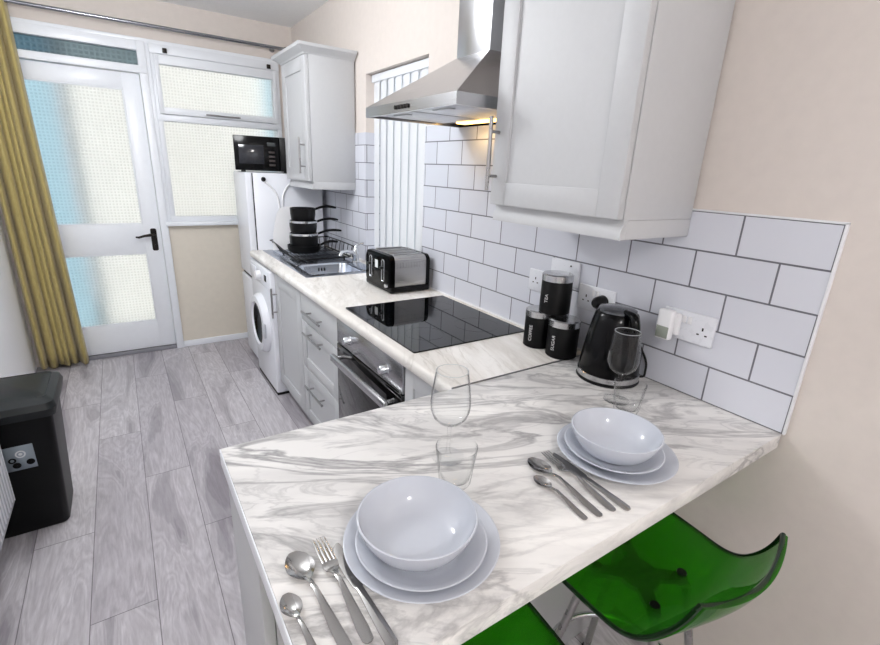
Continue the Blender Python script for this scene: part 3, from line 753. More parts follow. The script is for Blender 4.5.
# ================================================================== CURTAIN, BIN, RADIATOR
r_ = thing('curtain_rod', (-1.0, D - 0.09, 2.318), 'thin chrome curtain rod across the back wall', 'curtain rod')
MB().cyl((-1.93, D - 0.09, 2.325), (-0.085, D - 0.09, 2.325), 0.0115, seg=18).build('pole', simple('pole_chrome', (150, 152, 158), 0.22, 1.0), r_)
mb = MB(); mb.lathe([(0.0, 0.0), (0.016, 0.0), (0.018, 0.012), (0.014, 0.025), (0.0, 0.028)], (-0.085, D - 0.09, 2.325), 20, 'x'); mb.build('finial', MT['bronze'], r_)
for x in (-1.9, -0.16):
    mb = MB(); mb.cyl((x, D, 2.325), (x, D - 0.09, 2.325), 0.006, seg=12); mb.cyl((x, D, 2.325), (x, D - 0.006, 2.325), 0.02, seg=18); mb.build('bracket', MT['handle'], r_)
mb = MB(); rows = []; NU = 150
for k in range(24):
    f = k / 23; z = 2.352 + (0.03 - 2.352) * f
    xl_, xr_ = -1.952 + 0.012 * f, -1.706 + 0.05 * f ** 1.3
    row = []
    for j in range(NU):
        u = j / (NU - 1)
        ph = 2 * PI * 6.5 * (u + 0.035 * math.sin(2 * PI * u * 1.7 + 0.6) + 0.006 * math.sin(3 * f + 9 * u))
        amp = (0.026 + 0.016 * f) * (0.95 + 0.4 * math.sin(7 * u + 1.2))
        x = xl_ + (xr_ - xl_) * u + 0.010 * math.cos(ph * 1.0 + 0.8) * (0.4 + 0.6 * f)
        y = D - 0.085 - 0.012 * f + amp * math.sin(ph) + 0.008 * math.sin(ph * 0.37 + 2 * f)
        row.append((x, min(y, D - 0.036), z + 0.006 * math.sin(ph * 0.5) * f))
    rows.append(row)
mb.grid(rows); cu = mb.build('curtain', MT['curtain'], origin=(-1.82, D - 0.09, 0.03), angle=80)
sm = cu.modifiers.new('cloth_thickness', 'SOLIDIFY'); sm.thickness = 0.003
tag(cu, 'gold pleated curtain gathered at the left of the back door', 'curtain')

def rr3(x0, x1, y0, y1, r, z): return [(x, y, z) for x, y in rrect(x0, x1, y0, y1, r, 6)]
b_ = thing('waste_bin', (-1.77, 1.93, 0), 'tall black plastic waste bin on the floor by the left wall', 'bin')
mb = MB(); mb.loft([rr3(-1.885, -1.672, 1.826, 2.045, 0.02, 0.0), rr3(-1.89, -1.664, 1.818, 2.052, 0.022, 0.012), rr3(-1.908, -1.635, 1.782, 2.075, 0.025, 0.545)])
mb.build('body', MT['bin_black'], b_)
mb = MB(); mb.loft([rr3(-1.92, -1.622, 1.758, 2.088, 0.03, 0.525), rr3(-1.925, -1.615, 1.742, 2.095, 0.035, 0.56), rr3(-1.918, -1.622, 1.752, 2.088, 0.035, 0.583), rr3(-1.895, -1.645, 1.785, 2.065, 0.03, 0.597), rr3(-1.889, -1.651, 1.79, 2.06, 0.03, 0.594), rr3(-1.87, -1.67, 1.815, 2.04, 0.03, 0.602)])
mb.build('lid', MT['bin_lid'], b_)
def on_front(u, z):   # bin front leans out towards the top
    return 1.818 + (1.782 - 1.818) * (z - 0.012) / 0.533
mb = MB(); z0, z1 = 0.305, 0.412
rows = [[(x, on_front(0, z) - dy, z) for x in (-1.806, -1.716)] for z, dy in ((z0, 0.0006), (z1, 0.0006))]
mb.grid(rows); lb = mb.build('sticker', MT['label'], b_); tag(lb, 'pale blue sticker with dark pictograms')
sol = lb.modifiers.new('paper', 'SOLIDIFY'); sol.thickness = 0.0006
mb = MB()
def disc(cx, cz, r, ri=0.0, n=28):
    rows = [[(cx + q * math.cos(t), on_front(0, cz + q * math.sin(t)) - 0.0018, cz + q * math.sin(t)) for t in [2 * PI * k / n for k in range(n)]] for q in (ri or 0.0003, r)]
    mb.grid(rows, closed_u=True)
disc(-1.785, 0.352, 0.012, 0.006); disc(-1.775, 0.328, 0.013); disc(-1.733, 0.334, 0.013)
mb.build('dark_pictogram', MT['black_matt'], lb)
mb = MB(); disc(-1.757, 0.375, 0.016, 0.011); disc(-1.757, 0.375, 0.006)
mb.build('pale_pictogram', MT['paper'], lb)

rd = thing('radiator', (-1.86, 1.2, 0.2), 'white panel radiator on the left wall in front of the bin', 'radiator')
RX, RY0, RY1, RZ0_, RZ1_ = -1.79, 0.70, 1.735, 0.213, 0.80
def rad_panel(xf, name):
    mb = MB(); pts = []
    n = 31; pitch = (RY1 - RY0 - 0.03) / n
    mb.box(xf - 0.012, xf - 0.004, RY0, RY1, RZ0_, RZ1_, 0.003)
    for k in range(n):
        y = RY0 + 0.015 + pitch * (k + 0.5)
        mb.box(xf - 0.008, xf, y - pitch * 0.33, y + pitch * 0.33, RZ0_ + 0.02, RZ1_ - 0.02, 0.0035, 2)
    return mb.build(name, MT['appliance'], rd)
rad_panel(RX, 'front_panel'); rad_panel(RX - 0.085, 'rear_panel')
mb = MB(); n = 40
for k in range(n):
    y = RY0 + 0.02 + (RY1 - RY0 - 0.04) * k / (n - 1)
    mb.box(RX - 0.085, RX - 0.012, y - 0.0008, y + 0.0008, RZ0_ + 0.008, RZ1_ - 0.02)
mb.build('convector_fins', MT['appliance'], rd, smooth=False)
for ya, yb in ((RY1 - 0.001, RY1 + 0.002), (RY0 - 0.002, RY0 + 0.001)):
    MB().box(RX - 0.09, RX - 0.002, ya, yb, RZ0_ + 0.004, RZ1_ + 0.004, 0.001).build('side_cover', MT['appliance'], rd)
MB().box(RX - 0.09, RX - 0.002, RY0, RY1, RZ1_ - 0.004, RZ1_ + 0.005, 0.002).build('top_grille', MT['appliance'], rd)
for y in (0.95, 1.5):
    MB().box(XL + 0.0005, RX - 0.09, y - 0.02, y + 0.02, 0.3, 0.75).build('bracket', MT['appliance'], rd, smooth=False)

for x in (RX - 0.02, RX - 0.065):
    mb = MB(); mb.cyl((x, 0.76, 0.0), (x, 0.76, RZ0_ + 0.01), 0.0075, seg=14); mb.build('pipe', MT['appliance'], rd)

# ================================================================== SINK AREA
sk = thing('sink', (-0.29, 2.58, H), 'stainless steel inset sink with drainer under the window', 'sink')
mb = MB(); SX0, SX1, SY0, SY1 = -0.515, -0.06, 2.105, 3.055; zt = H + 0.0035
mb.box(SX0, BX0 + 0.004, SY0, SY1, H + 0.0002, zt, 0.0012); mb.box(BX1 - 0.004, SX1, SY0, SY1, H + 0.0002, zt, 0.0012)
mb.box(BX0 + 0.003, BX1 - 0.003, SY0 + 0.001, BY0 + 0.004, H + 0.0002, zt, 0.0008); mb.box(BX0 + 0.003, BX1 - 0.003, BY1 - 0.004, SY1 - 0.001, H + 0.0002, zt, 0.0008)
mb.build('rim', MT['steel_sink'], sk)
mb = MB(); zb = H - 0.135
mb.loft([rr3(BX0 + 0.002, BX1 - 0.002, BY0 + 0.002, BY1 - 0.002, 0.05, zt - 0.001), rr3(BX0 + 0.006, BX1 - 0.006, BY0 + 0.006, BY1 - 0.006, 0.055, H - 0.01), rr3(BX0 + 0.012, BX1 - 0.012, BY0 + 0.012, BY1 - 0.012, 0.06, zb + 0.03), rr3(BX0 + 0.035, BX1 - 0.035, BY0 + 0.035, BY1 - 0.035, 0.06, zb + 0.003), rr3(-0.33, -0.28, 2.29, 2.33, 0.019, zb)], cap=False)
bo = mb.build('bowl', MT['steel_sink'], sk, angle=60); so = bo.modifiers.new('sheet', 'SOLIDIFY'); so.thickness = 0.0012; so.offset = -1
mb = MB(); mb.lathe([(0.035, 0.0), (0.034, 0.003), (0.02, 0.002), (0.0, 0.001)], (-0.305, 2.31, zb + 0.001), 30); mb.build('drain', MT['chrome'], sk)
mb = MB()
for k in range(3): mb.box(-0.325 + k * 0.018, -0.316 + k * 0.018, BY1 - 0.0108, BY1 - 0.0095, H - 0.045, H - 0.025, 0.0003)
mb.build('overflow', MT['slot'], sk)
mb = MB()
for k in range(8):
    x = -0.455 + k * 0.045; mb.tube([(x, 2.53, zt - 0.001), (x, 2.56, zt + 0.0015), (x, 2.98, zt + 0.0015), (x, 3.01, zt - 0.001)], 0.003, 8)
mb.build('drainer_ridges', MT['steel_sink'], sk)

tp = thing('tap', (-0.088, 2.415, H + 0.0035), 'chrome mixer tap at the back of the sink', 'tap')
mb = MB(); z = H + 0.0035
mb.lathe([(0.0, 0), (0.027, 0), (0.027, 0.006), (0.021, 0.012), (0.02, 0.06), (0.021, 0.085), (0.016, 0.095), (0.0, 0.098)], (-0.088, 2.415, z), 26); mb.build('body', MT['chrome'], tp)
mb = MB(); mb.tube([(-0.095, 2.413, z + 0.05), (-0.125, 2.40, z + 0.072), (-0.17, 2.38, z + 0.082), (-0.205, 2.365, z + 0.078), (-0.218, 2.36, z + 0.058)], [0.012, 0.012, 0.011, 0.011, 0.010], 14); mb.build('spout', MT['chrome'], tp)
mb = MB(); mb.tube([(-0.088, 2.415, z + 0.095), (-0.083, 2.415, z + 0.108), (-0.06, 2.41, z + 0.118), (-0.035, 2.405, z + 0.122)], [0.012, 0.009, 0.007, 0.006], 12); mb.build('lever', MT['chrome'], tp)

# dish rack (black wire)
RKX0, RKX1, RKY0, RKY1 = -0.482, -0.075, 2.47, 2.94; rz = H + 0.028; rt = H + 0.098; w = 0.0032
rk = thing('dish_rack', (-0.28, 2.70, H + 0.0035), 'black wire dish rack standing on the sink drainer', 'dish rack')
def rect_loop(x0, x1, y0, y1, z, r=0.03): return [(x, y, z) for x, y in rrect(x0, x1, y0, y1, r, 4)]
bx0, bx1, by0, by1 = RKX0 + 0.035, RKX1 - 0.012, RKY0 + 0.01, RKY1 - 0.02
mb = MB(); mb.tube(smooth_path([(RKX0 + 0.03, RKY0 + 0.005, rz), (RKX0 + 0.012, RKY0 + 0.10, rz + 0.022), (RKX0, RKY1 - 0.12, rt - 0.015), (RKX0, RKY1 - 0.03, rt - 0.01), (RKX0 + 0.03, RKY1, rt - 0.008), (RKX1 - 0.03, RKY1, rt), (RKX1, RKY1 - 0.03, rt), (RKX1, RKY0 + 0.03, rt), (RKX1, RKY0 + 0.008, rt - 0.008), (RKX1 - 0.006, RKY0, rt - 0.03), (bx1, RKY0 + 0.004, rz)], 5), w * 1.25, 8); mb.build('top_rail', MT['black'], rk)
mb = MB(); mb.tube(rect_loop(bx0, bx1, by0, by1, rz), w * 1.1, 8, True)
for k in range(17):
    x = bx0 + 0.012 + k * (bx1 - bx0 - 0.024) / 16; mb.tube([(x, by0, rz), (x, by1, rz)], w * 0.95, 6)
for y in (2.62, 2.79): mb.tube([(bx0, y, rz - 0.004), (bx1, y, rz - 0.004)], w, 6)
mb.build('base_grid', MT['black'], rk)
def side_wire(p, q):
    mb = MB(); mb.tube([p, q], w * 0.8, 6); mb.build('side_wire', MT['black'], rk)
for k in range(13):
    f = k / 12; y = by0 + 0.02 + f * (by1 - by0 - 0.03)
    zt_ = rz + 0.004 + (rt - 0.016 - rz) * min(1, f / 0.78)
    side_wire((RKX0 + 0.028 * (1 - min(1, f / 0.78)), y, zt_), (bx0, y, rz))
    if k % 2 == 0: side_wire((RKX1, y, rt), (bx1, y, rz))
for k in range(10):
    x = bx0 + 0.02 + k * (bx1 - bx0 - 0.04) / 9
    side_wire((x, RKY1, rt - 0.004), (x, by1, rz))
for x in (bx0 + 0.03, bx1 - 0.03):
    for y in (by0 + 0.06, by1 - 0.03):
        MB().cyl((x, y, H + 0.0035), (x, y, rz), 0.006, seg=10).build('foot', MT['rubber'], rk)

# pans stacked in the rack
def pan(name, cx, cy, z, r, h, hz, hx1, label, rim=True):
    t_ = thing(name, (cx, cy, z), label, 'pan', 'black pans stacked in the dish rack')
    mb = MB(); mb.lathe([(0.0, 0.0), (r * 0.86, 0.0), (r * 0.93, 0.006), (r * 0.99, h * 0.5), (r, h - 0.001), (r - 0.003, h - 0.001), (r * 0.96, h * 0.5), (r * 0.88, 0.008), (0.0, 0.006)], (cx, cy, z), 44)
    mb.build('body', MT['black'], t_)
    if rim:
        mb = MB(); mb.lathe([(r - 0.004, h - 0.012), (r + 0.0018, h - 0.012), (r + 0.0022, h - 0.001), (r + 0.0005, h + 0.001), (r - 0.004, h)], (cx, cy, z), 44); tag(mb.build('rim', MT['chrome'], t_), 'polished steel rim')
    mb = MB(); zz = z + h
    a, b = Vector((cx + r * 0.97, cy, z + h - 0.012)), Vector((hx1, cy - 0.005, hz))
    pts = []
    for k in range(9):
        f = k / 8; p = a.lerp(b, f); p.z += 0.014 * math.sin(PI * f); pts.append(p)
    mb.tube(pts, [0.007, 0.0075, 0.008, 0.0085, 0.009, 0.009, 0.009, 0.0085, 0.006], 10); mb.build('handle', MT['black'], t_)
PXc, PYc = -0.313, 2.75; zb0 = rz + 0.0035
pan('frying_pan', PXc, PYc, zb0, 0.108, 0.048, 0.982, -0.078, 'black frying pan at the bottom of the pan stack', False)
pan('saucepan', PXc, PYc, zb0 + 0.0095, 0.092, 0.116, 1.058, -0.05, 'largest black saucepan, third from the top of the pan stack')
pan('saucepan', PXc, PYc, zb0 + 0.129, 0.089, 0.078, 1.132, -0.072, 'middle black saucepan, second from the top of the pan stack')
pan('saucepan', PXc, PYc, zb0 + 0.209, 0.081, 0.08, 1.213, -0.085, 'smallest black saucepan on top of the pan stack', False)

# chopping board leaning behind the pans
mb = MB()
out_ = [(-0.487, 0.0), (-0.478, 0.10), (-0.455, 0.20), (-0.44, 0.245), (-0.42, 0.272), (-0.395, 0.283), (-0.30, 0.283), (-0.285, 0.272), (-0.28, 0.25), (-0.28, 0.0)]
def lean(u, v, d): return (u, 2.868 + 0.03 * v / 0.28 + d, rz + 0.003 + v)
mb.loft([[lean(u, v, 0.0) for u, v in out_], [lean(u, v, 0.008) for u, v in out_]])
cb = mb.build('chopping_board', MT['white_plastic'], origin=(-0.38, 2.87, rz)); tag(cb, 'white plastic chopping board upright in the dish rack behind pans', 'chopping board')
# white cable on the fridge side
t_ = thing('power_cable', (-0.36, 3.085, H), 'white cable hanging down the fridge side above the chopping board', 'cable')
yy = FY0 - 0.007
mb = MB(); mb.tube(smooth_path([(-0.467, yy, 1.372), (-0.425, yy, 1.33), (-0.388, yy, 1.286), (-0.373, yy, 1.22), (-0.37, yy, 1.12), (-0.36, yy, 1.03), (-0.35, yy, 1.12), (-0.347, yy, 1.22), (-0.338, yy, 1.28), (-0.30, yy, 1.34), (-0.24, yy, 1.38), (-0.17, yy, 1.43), (-0.13, yy + 0.02, 1.435)]), 0.0065, 10); mb.build('flex', MT['white_plastic'], t_)
mb = MB(); mb.lathe([(0.0, -0.016), (0.012, -0.014), (0.016, 0.0), (0.013, 0.006), (0.0, 0.007)], (-0.467, yy, 1.376), 20, 'y'); tag(mb.build('end_cap', MT['black'], t_), 'round black end cap')

# ================================================================== TOASTER
ts = thing('toaster', (-0.15, 1.745, H), 'black and stainless steel four slot toaster between sink and hob', 'toaster')
TX0, TX1, TY0, TY1, TZ0, TZ1 = -0.268, -0.032, 1.605, 1.882, H + 0.012, H + 0.188
def yzr(y0, y1, z0, z1, r, n=6): return rrect(y0, y1, z0, z1, r, n)
mb = MB()
def xs(x, ins, r): return [(x, y, z) for y, z in rrect(TY0 + ins, TY1 - ins, TZ0 + ins, TZ1 - ins, r, 6)]
mb.loft([xs(TX0, 0.010, 0.03), xs(TX0 + 0.006, 0.002, 0.034), xs(TX0 + 0.03, 0.0, 0.034)]); mb.build('front_panel', MT['toaster_black'], ts)
mb = MB(); mb.loft([xs(TX1 - 0.028, 0.0, 0.034), xs(TX1 - 0.006, 0.002, 0.034), xs(TX1, 0.012, 0.03)]); mb.build('rear_panel', MT['black_gloss'], ts)
mb = MB(); mb.loft([xs(TX0 + 0.03, 0.0025, 0.032), xs(TX1 - 0.028, 0.0025, 0.032)]); 
for k in range(11):
    x = TX0 + 0.045 + k * 0.0155
    mb.box(x, x + 0.006, TY0 + 0.001, TY0 + 0.004, TZ1 - 0.062, TZ1 - 0.034, 0.001)
    mb.box(x, x + 0.006, TY1 - 0.004, TY1 - 0.001, TZ1 - 0.062, TZ1 - 0.034, 0.001)
mb.build('steel_shell', brushed('toaster_steel', (176, 175, 174), 0.3, 'x'), ts)
mb = MB(); mb.box(TX0 + 0.004, TX1 - 0.004, TY0 - 0.001, TY1 + 0.001, H + 0.004, TZ0 + 0.022, 0.008, 3); mb.build('base', MT['black'], ts)
for x in (TX0 + 0.03, TX1 - 0.03):
    for y in (TY0 + 0.03, TY1 - 0.03): MB().cyl((x, y, H), (x, y, H + 0.006), 0.012, seg=12).build('foot', MT['rubber'], ts)
for y in (1.655, 1.707, 1.78, 1.832):
    MB().box(TX0 + 0.055, TX1 - 0.047, y - 0.009, y + 0.009, TZ1 - 0.004, TZ1 - 0.0015, 0.001).build('bread_slot', MT['slot'], ts)
mb = MB()
for y in (1.645, 1.697, 1.719, 1.768, 1.792, 1.844): mb.box(TX0 + 0.045, TX1 - 0.037, y - 0.0035, y + 0.0035, TZ1 - 0.003, TZ1 + 0.004, 0.0015)
mb.build('slot_rails', MT['steel_x'], ts)
for yc_ in (1.675, 1.812):
    mb = MB(); ring = rrect(yc_ - 0.014, yc_ + 0.014, TZ0 + 0.04, TZ0 + 0.15, 0.0135, 6)
    mb.tube([(TX0 - 0.001, y, z) for y, z in ring], 0.0022, 8, True); sl = mb.build('lever_surround', MT['chrome'], ts)
    MB().prism(rrect(yc_ - 0.012, yc_ + 0.012, TZ0 + 0.042, TZ0 + 0.148, 0.0115, 6), 'x', TX0 - 0.001, TX0 + 0.001).build('lever_slot', MT['slot'], sl)
    MB().box(TX0 - 0.018, TX0 + 0.001, yc_ - 0.011, yc_ + 0.011, TZ0 + 0.105, TZ0 + 0.115, 0.003).build('lever', MT['black'], sl)
tag(MB().box(TX0 - 0.001, TX0 + 0.002, 1.732, 1.764, TZ0 + 0.098, TZ0 + 0.138, 0.0004).build('sticker', MT['paper'], ts), 'small square white sticker')
mb = MB(); mb.lathe([(0.0, -0.014), (0.009, -0.013), (0.011, 0.0), (0.0, 0.0)], (TX0 + 0.002, 1.633, TZ0 + 0.028), 18, 'x'); mb.build('dial', MT['chrome'], ts)

# hob
hb = thing('hob', (-0.297, 1.179, H), 'black glass four ring hob set in the worktop', 'hob')
MB().prism(rrect(-0.552, -0.042, 0.884, 1.474, 0.006, 3), 'z', H, H + 0.005).build('glass_top', MT['hob'], hb)
zonemat = simple('hob_marking', (34, 36, 40), 0.12)
for x, y, r in ((-0.42, 1.33, 0.09), (-0.42, 1.03, 0.073), (-0.175, 1.33, 0.073), (-0.175, 1.03, 0.09)):
    mb = MB(); mb.grid([[(x + q * math.cos(t), y + q * math.sin(t), H + 0.0052) for t in [2 * PI * k / 48 for k in range(48)]] for q in (r - 0.0012, r)], closed_u=True); mb.build('heating_zone', zonemat, hb)

# ================================================================== CANISTERS, KETTLE, SOCKETS
def canister(cx, cy, z, r, h, word, ang, label):
    t_ = thing('storage_canister', (cx, cy, z), label, 'canister', 'black kitchen canisters')
    mb = MB(); mb.lathe([(0.0, 0.0), (r - 0.003, 0.0), (r, 0.003), (r, h - 0.026), (r - 0.003, h - 0.022), (0.0, h - 0.022)], (cx, cy, z), 48); mb.build('body', MT['black_matt'], t_)
    mb = MB(); mb.lathe([(r - 0.001, h - 0.024), (r + 0.0012, h - 0.024), (r + 0.0012, h - 0.004), (r - 0.003, h), (r * 0.6, h + 0.0005), (0.0, h + 0.0005)], (cx, cy, z), 48); mb.build('lid', MT['steel_z'], t_)
    R = r + 0.0004
    def mp(x, y, zz): # word runs upwards
        a = ang - y / R
        return (cx + (R + zz) * math.cos(a), cy + (R + zz) * math.sin(a), z + 0.006 + h * 0.36 + x)
    text_on(word, 0.017, lambda x, y, zz: mp(x, y, zz), 'lettering', MT['ink'], t_)
    return t_
CA = math.radians(236)
canister(-0.109, 0.757, H, 0.049, 0.137, 'COFFEE', CA - 0.75, 'black canister lettered COFFEE, standing nearest the hob')
canister(-0.105, 0.644, H, 0.0525, 0.133, 'SUGAR', CA - 0.85, 'black canister lettered SUGAR, standing next to the kettle')
canister(-0.100, 0.702, H + 0.1385, 0.0515, 0.137, 'TEA', CA - 0.85, 'black canister lettered TEA, stacked on the other two')

KX, KY = -0.112, 0.445
kt = thing('kettle', (KX, KY, H), 'black jug kettle against the tiles beside the canisters', 'kettle')
mb = MB(); mb.lathe([(0.0, 0.0), (0.092, 0.0), (0.094, 0.003), (0.093, 0.007), (0.088, 0.009), (0.0, 0.009)], (KX, KY, H), 52); mb.build('base', MT['black'], kt)
mb = MB(); mb.lathe([(0.0, 0.009), (0.089, 0.009), (0.0925, 0.011), (0.092, 0.025), (0.089, 0.027), (0.0, 0.027)], (KX, KY, H), 52); tag(mb.build('base_ring', MT['steel_z'], kt), 'polished steel ring')
mb = MB(); mb.lathe([(0.0, 0.027), (0.0895, 0.027), (0.0875, 0.06), (0.079, 0.12), (0.069, 0.18), (0.062, 0.207), (0.056, 0.213), (0.0, 0.213)], (KX, KY, H), 52); mb.build('body', MT['black_gloss'], kt)
mb = MB(); mb.lathe([(0.056, 0.212), (0.055, 0.219), (0.042, 0.225), (0.0, 0.228)], (KX, KY, H), 44); tag(mb.build('lid', simple('lid_grey', (92, 94, 98), 0.18, 0.6), kt), 'grey metallic lid')
ha = math.radians(-112); hd = Vector((math.cos(ha), math.sin(ha), 0)); c0 = Vector((KX, KY, H))
pts = [c0 + hd * 0.045 + Vector((0, 0, 0.218)), c0 + hd * 0.075 + Vector((0, 0, 0.218)), c0 + hd * 0.09 + Vector((0, 0, 0.207)), c0 + hd * 0.1 + Vector((0, 0, 0.17)), c0 + hd * 0.102 + Vector((0, 0, 0.12)), c0 + hd * 0.098 + Vector((0, 0, 0.075)), c0 + hd * 0.082 + Vector((0, 0, 0.056))]
mb = MB(); mb.tube(smooth_path(pts, 5), 0.0125, 12); mb.build('handle', MT['black_gloss'], kt)
sd = -hd; sp = Vector((-sd.y, sd.x, 0)); mb = MB()
rows = []
for rr_, z_, wd in ((0.06, 0.165, 0.008), (0.066, 0.185, 0.022), (0.078, 0.212, 0.026)):
    c = c0 + sd * rr_ + Vector((0, 0, z_)); rows.append([c + sp * wd - sd * 0.025, c + sp * wd * 0.5, c + sd * 0.008, c - sp * wd * 0.5, c - sp * wd - sd * 0.025])
mb.loft(rows); mb.build('spout', MT['black_gloss'], kt, angle=60)
mb = MB(); mb.tube(smooth_path([(KX + 0.068, KY - 0.05, H + 0.006), (KX + 0.085, KY - 0.068, H + 0.009), (-0.019, 0.378, H + 0.024), (-0.0145, 0.383, H + 0.05), (-0.0145, 0.40, H + 0.078), (-0.0145, 0.43, H + 0.11), (-0.02, 0.50, H + 0.145), (-0.028, 0.555, H + 0.165), (-0.032, 0.569, H + 0.178)], 6), 0.0035, 8); mb.build('flex', MT['rubber'], kt)
mb = MB(); mb.lathe([(0.0, -0.045), (0.012, -0.044), (0.019, -0.034), (0.022, -0.018), (0.023, -0.0015), (0.0, -0.0015)], (-0.0185, 0.569, 1.092), 26, 'x'); tag(mb.build('plug', MT['black'], kt), 'round black mains plug in the socket')

def socket(y0, y1, z0, z1, label, holes=(), rock=(), dot=None, name='wall_socket'):
    t_ = thing(name, (-0.0085, (y0 + y1) / 2, z0), label, 'socket')
    xw = -0.0082
    MB().box(xw - 0.009, xw, y0, y1, z0, z1, 0.0035, 3).build('face_plate', MT['switch'], t_)
    for y, z in rock: MB().box(xw - 0.0125, xw - 0.008, y - 0.0055, y + 0.0055, z - 0.010, z + 0.010, 0.0015).build('rocker_switch', MT['white_plastic'], t_)
    if holes:
        mb = MB()
        for y, z in holes:
            mb.box(xw - 0.0096, xw - 0.0085, y - 0.0022, y + 0.0022, z + 0.004, z + 0.013)
            for s in (-1, 1): mb.box(xw - 0.0096, xw - 0.0085, y + s * 0.011 - 0.0033, y + s * 0.011 + 0.0033, z - 0.0095, z - 0.0055)
        mb.build('pin_hole', MT['slot'], t_, smooth=False)
    if dot:
        mb = MB(); mb.cyl((xw - 0.0096, dot[0], dot[1]), (xw - 0.0085, dot[0], dot[1]), 0.0035, seg=14); mb.build('fuse_hole', MT['slot'], t_)
    return t_
S1 = (0.207, 0.356, 1.050, 1.136)
socket(*S1, 'white double socket nearest the camera, holding the white adapter', [(0.238, 1.088), (0.325, 1.088)], [(0.277, 1.112), (0.293, 1.112)])
socket(0.528, 0.676, 1.049, 1.134, 'white double socket behind the kettle, holding its black plug', [(0.640, 1.088), (0.562, 1.088)], [(0.595, 1.112), (0.611, 1.112)])
socket(0.684, 0.815, 1.112, 1.199, 'white fused outlet plate behind the TEA canister', dot=(0.722, 1.183), name='fused_outlet')
socket(0.842, 0.922, 1.056, 1.140, 'white single socket on the tiles between hob and canisters', [(0.885, 1.098)])
ad = thing('plug_in_adapter', (-0.017, 0.335, 1.03), 'chunky white plug in adapter in the near double socket', 'adapter')
MB().box(-0.034, -0.0172, 0.298, 0.35, 1.062, 1.126, 0.006, 3).build('plug_body', MT['white_plastic'], ad)
MB().box(-0.057, -0.033, 0.308, 0.352, 1.047, 1.134, 0.006, 3).build('front_shell', MT['white_plastic'], ad)
tag(MB().box(-0.0585, -0.056, 0.312, 0.348, 1.052, 1.086, 0.0008).build('window', simple('adapter_grey', (150, 156, 146), 0.3), ad), 'grey lower window')

# ================================================================== PLACE SETTINGS
def plate(name, cx, cy, z, r, hh, label, cat, group, flat=0.62):
    mb = MB(); f = r * flat; th = 0.0035
    prof = [(0.0, 0.0018), (f * 0.9, 0.0015), (f * 0.93, 0.0), (f, 0.0), (f * 1.06, 0.002), (r * 0.86, hh * 0.55), (r * 0.985, hh - 0.002), (r, hh - 0.0006), (r - 0.0008, hh), (r - 0.003, hh - 0.0003), (r * 0.85, hh * 0.62 + 0.003), (f * 1.08, 0.006), (f * 0.95, 0.0052), (0.0, 0.0055)]
    mb.lathe(prof, (cx, cy, z), 72)
    o = mb.build(name, MT['china'], origin=(cx, cy, z), angle=60); return tag(o, label, cat, group)
def bowl(cx, cy, z, r, hh, label, group):
    mb = MB(); prof = [(0.0, 0.002), (r * 0.42, 0.0015), (r * 0.44, 0.0), (r * 0.5, 0.0005)]
    for k in range(1, 11):
        a = k / 10 * PI / 2 * 0.72; prof.append((r * 0.5 + r * 0.5 * math.sin(a) / math.sin(PI / 2 * 0.72), 0.0005 + (hh - 0.001) * (1 - math.cos(a)) / (1 - math.cos(PI / 2 * 0.72))))
    prof += [(r - 0.001, hh + 0.0004), (r - 0.003, hh)]
    for k in range(9, -1, -1):
        a = k / 10 * PI / 2 * 0.72; prof.append((r * 0.5 - 0.003 + r * 0.5 * math.sin(a) / math.sin(PI / 2 * 0.72) , 0.005 + (hh - 0.005) * (1 - math.cos(a)) / (1 - math.cos(PI / 2 * 0.72))))
    prof += [(0.0, 0.0045)]
    mb.lathe(prof, (cx, cy, z), 72); o = mb.build('bowl', MT['china'], origin=(cx, cy, z), angle=60); return tag(o, label, 'bowl', group)
for (cx, cy, mx_, my_, bx, by, who) in ((-0.9683, 0.150, -0.977, 0.138, -0.9778, 0.1510, 'nearest the free end of the bar'), (-0.4645, 0.153, -0.4755, 0.153, -0.4660, 0.158, 'in front of the kettle')):
    plate('dinner_plate', cx, cy, H, 0.127, 0.020, 'large white dinner plate at the setting ' + who, 'plate', 'dinner plates')
    plate('side_plate', mx_, my_, H + 0.0058, 0.1045, 0.027, 'white side plate under the bowl at the setting ' + who, 'plate', 'side plates', 0.58)
    bowl(bx, by, H + 0.0118, 0.0962, 0.0555, 'white bowl topping the plates at the setting ' + who, 'cereal bowls')

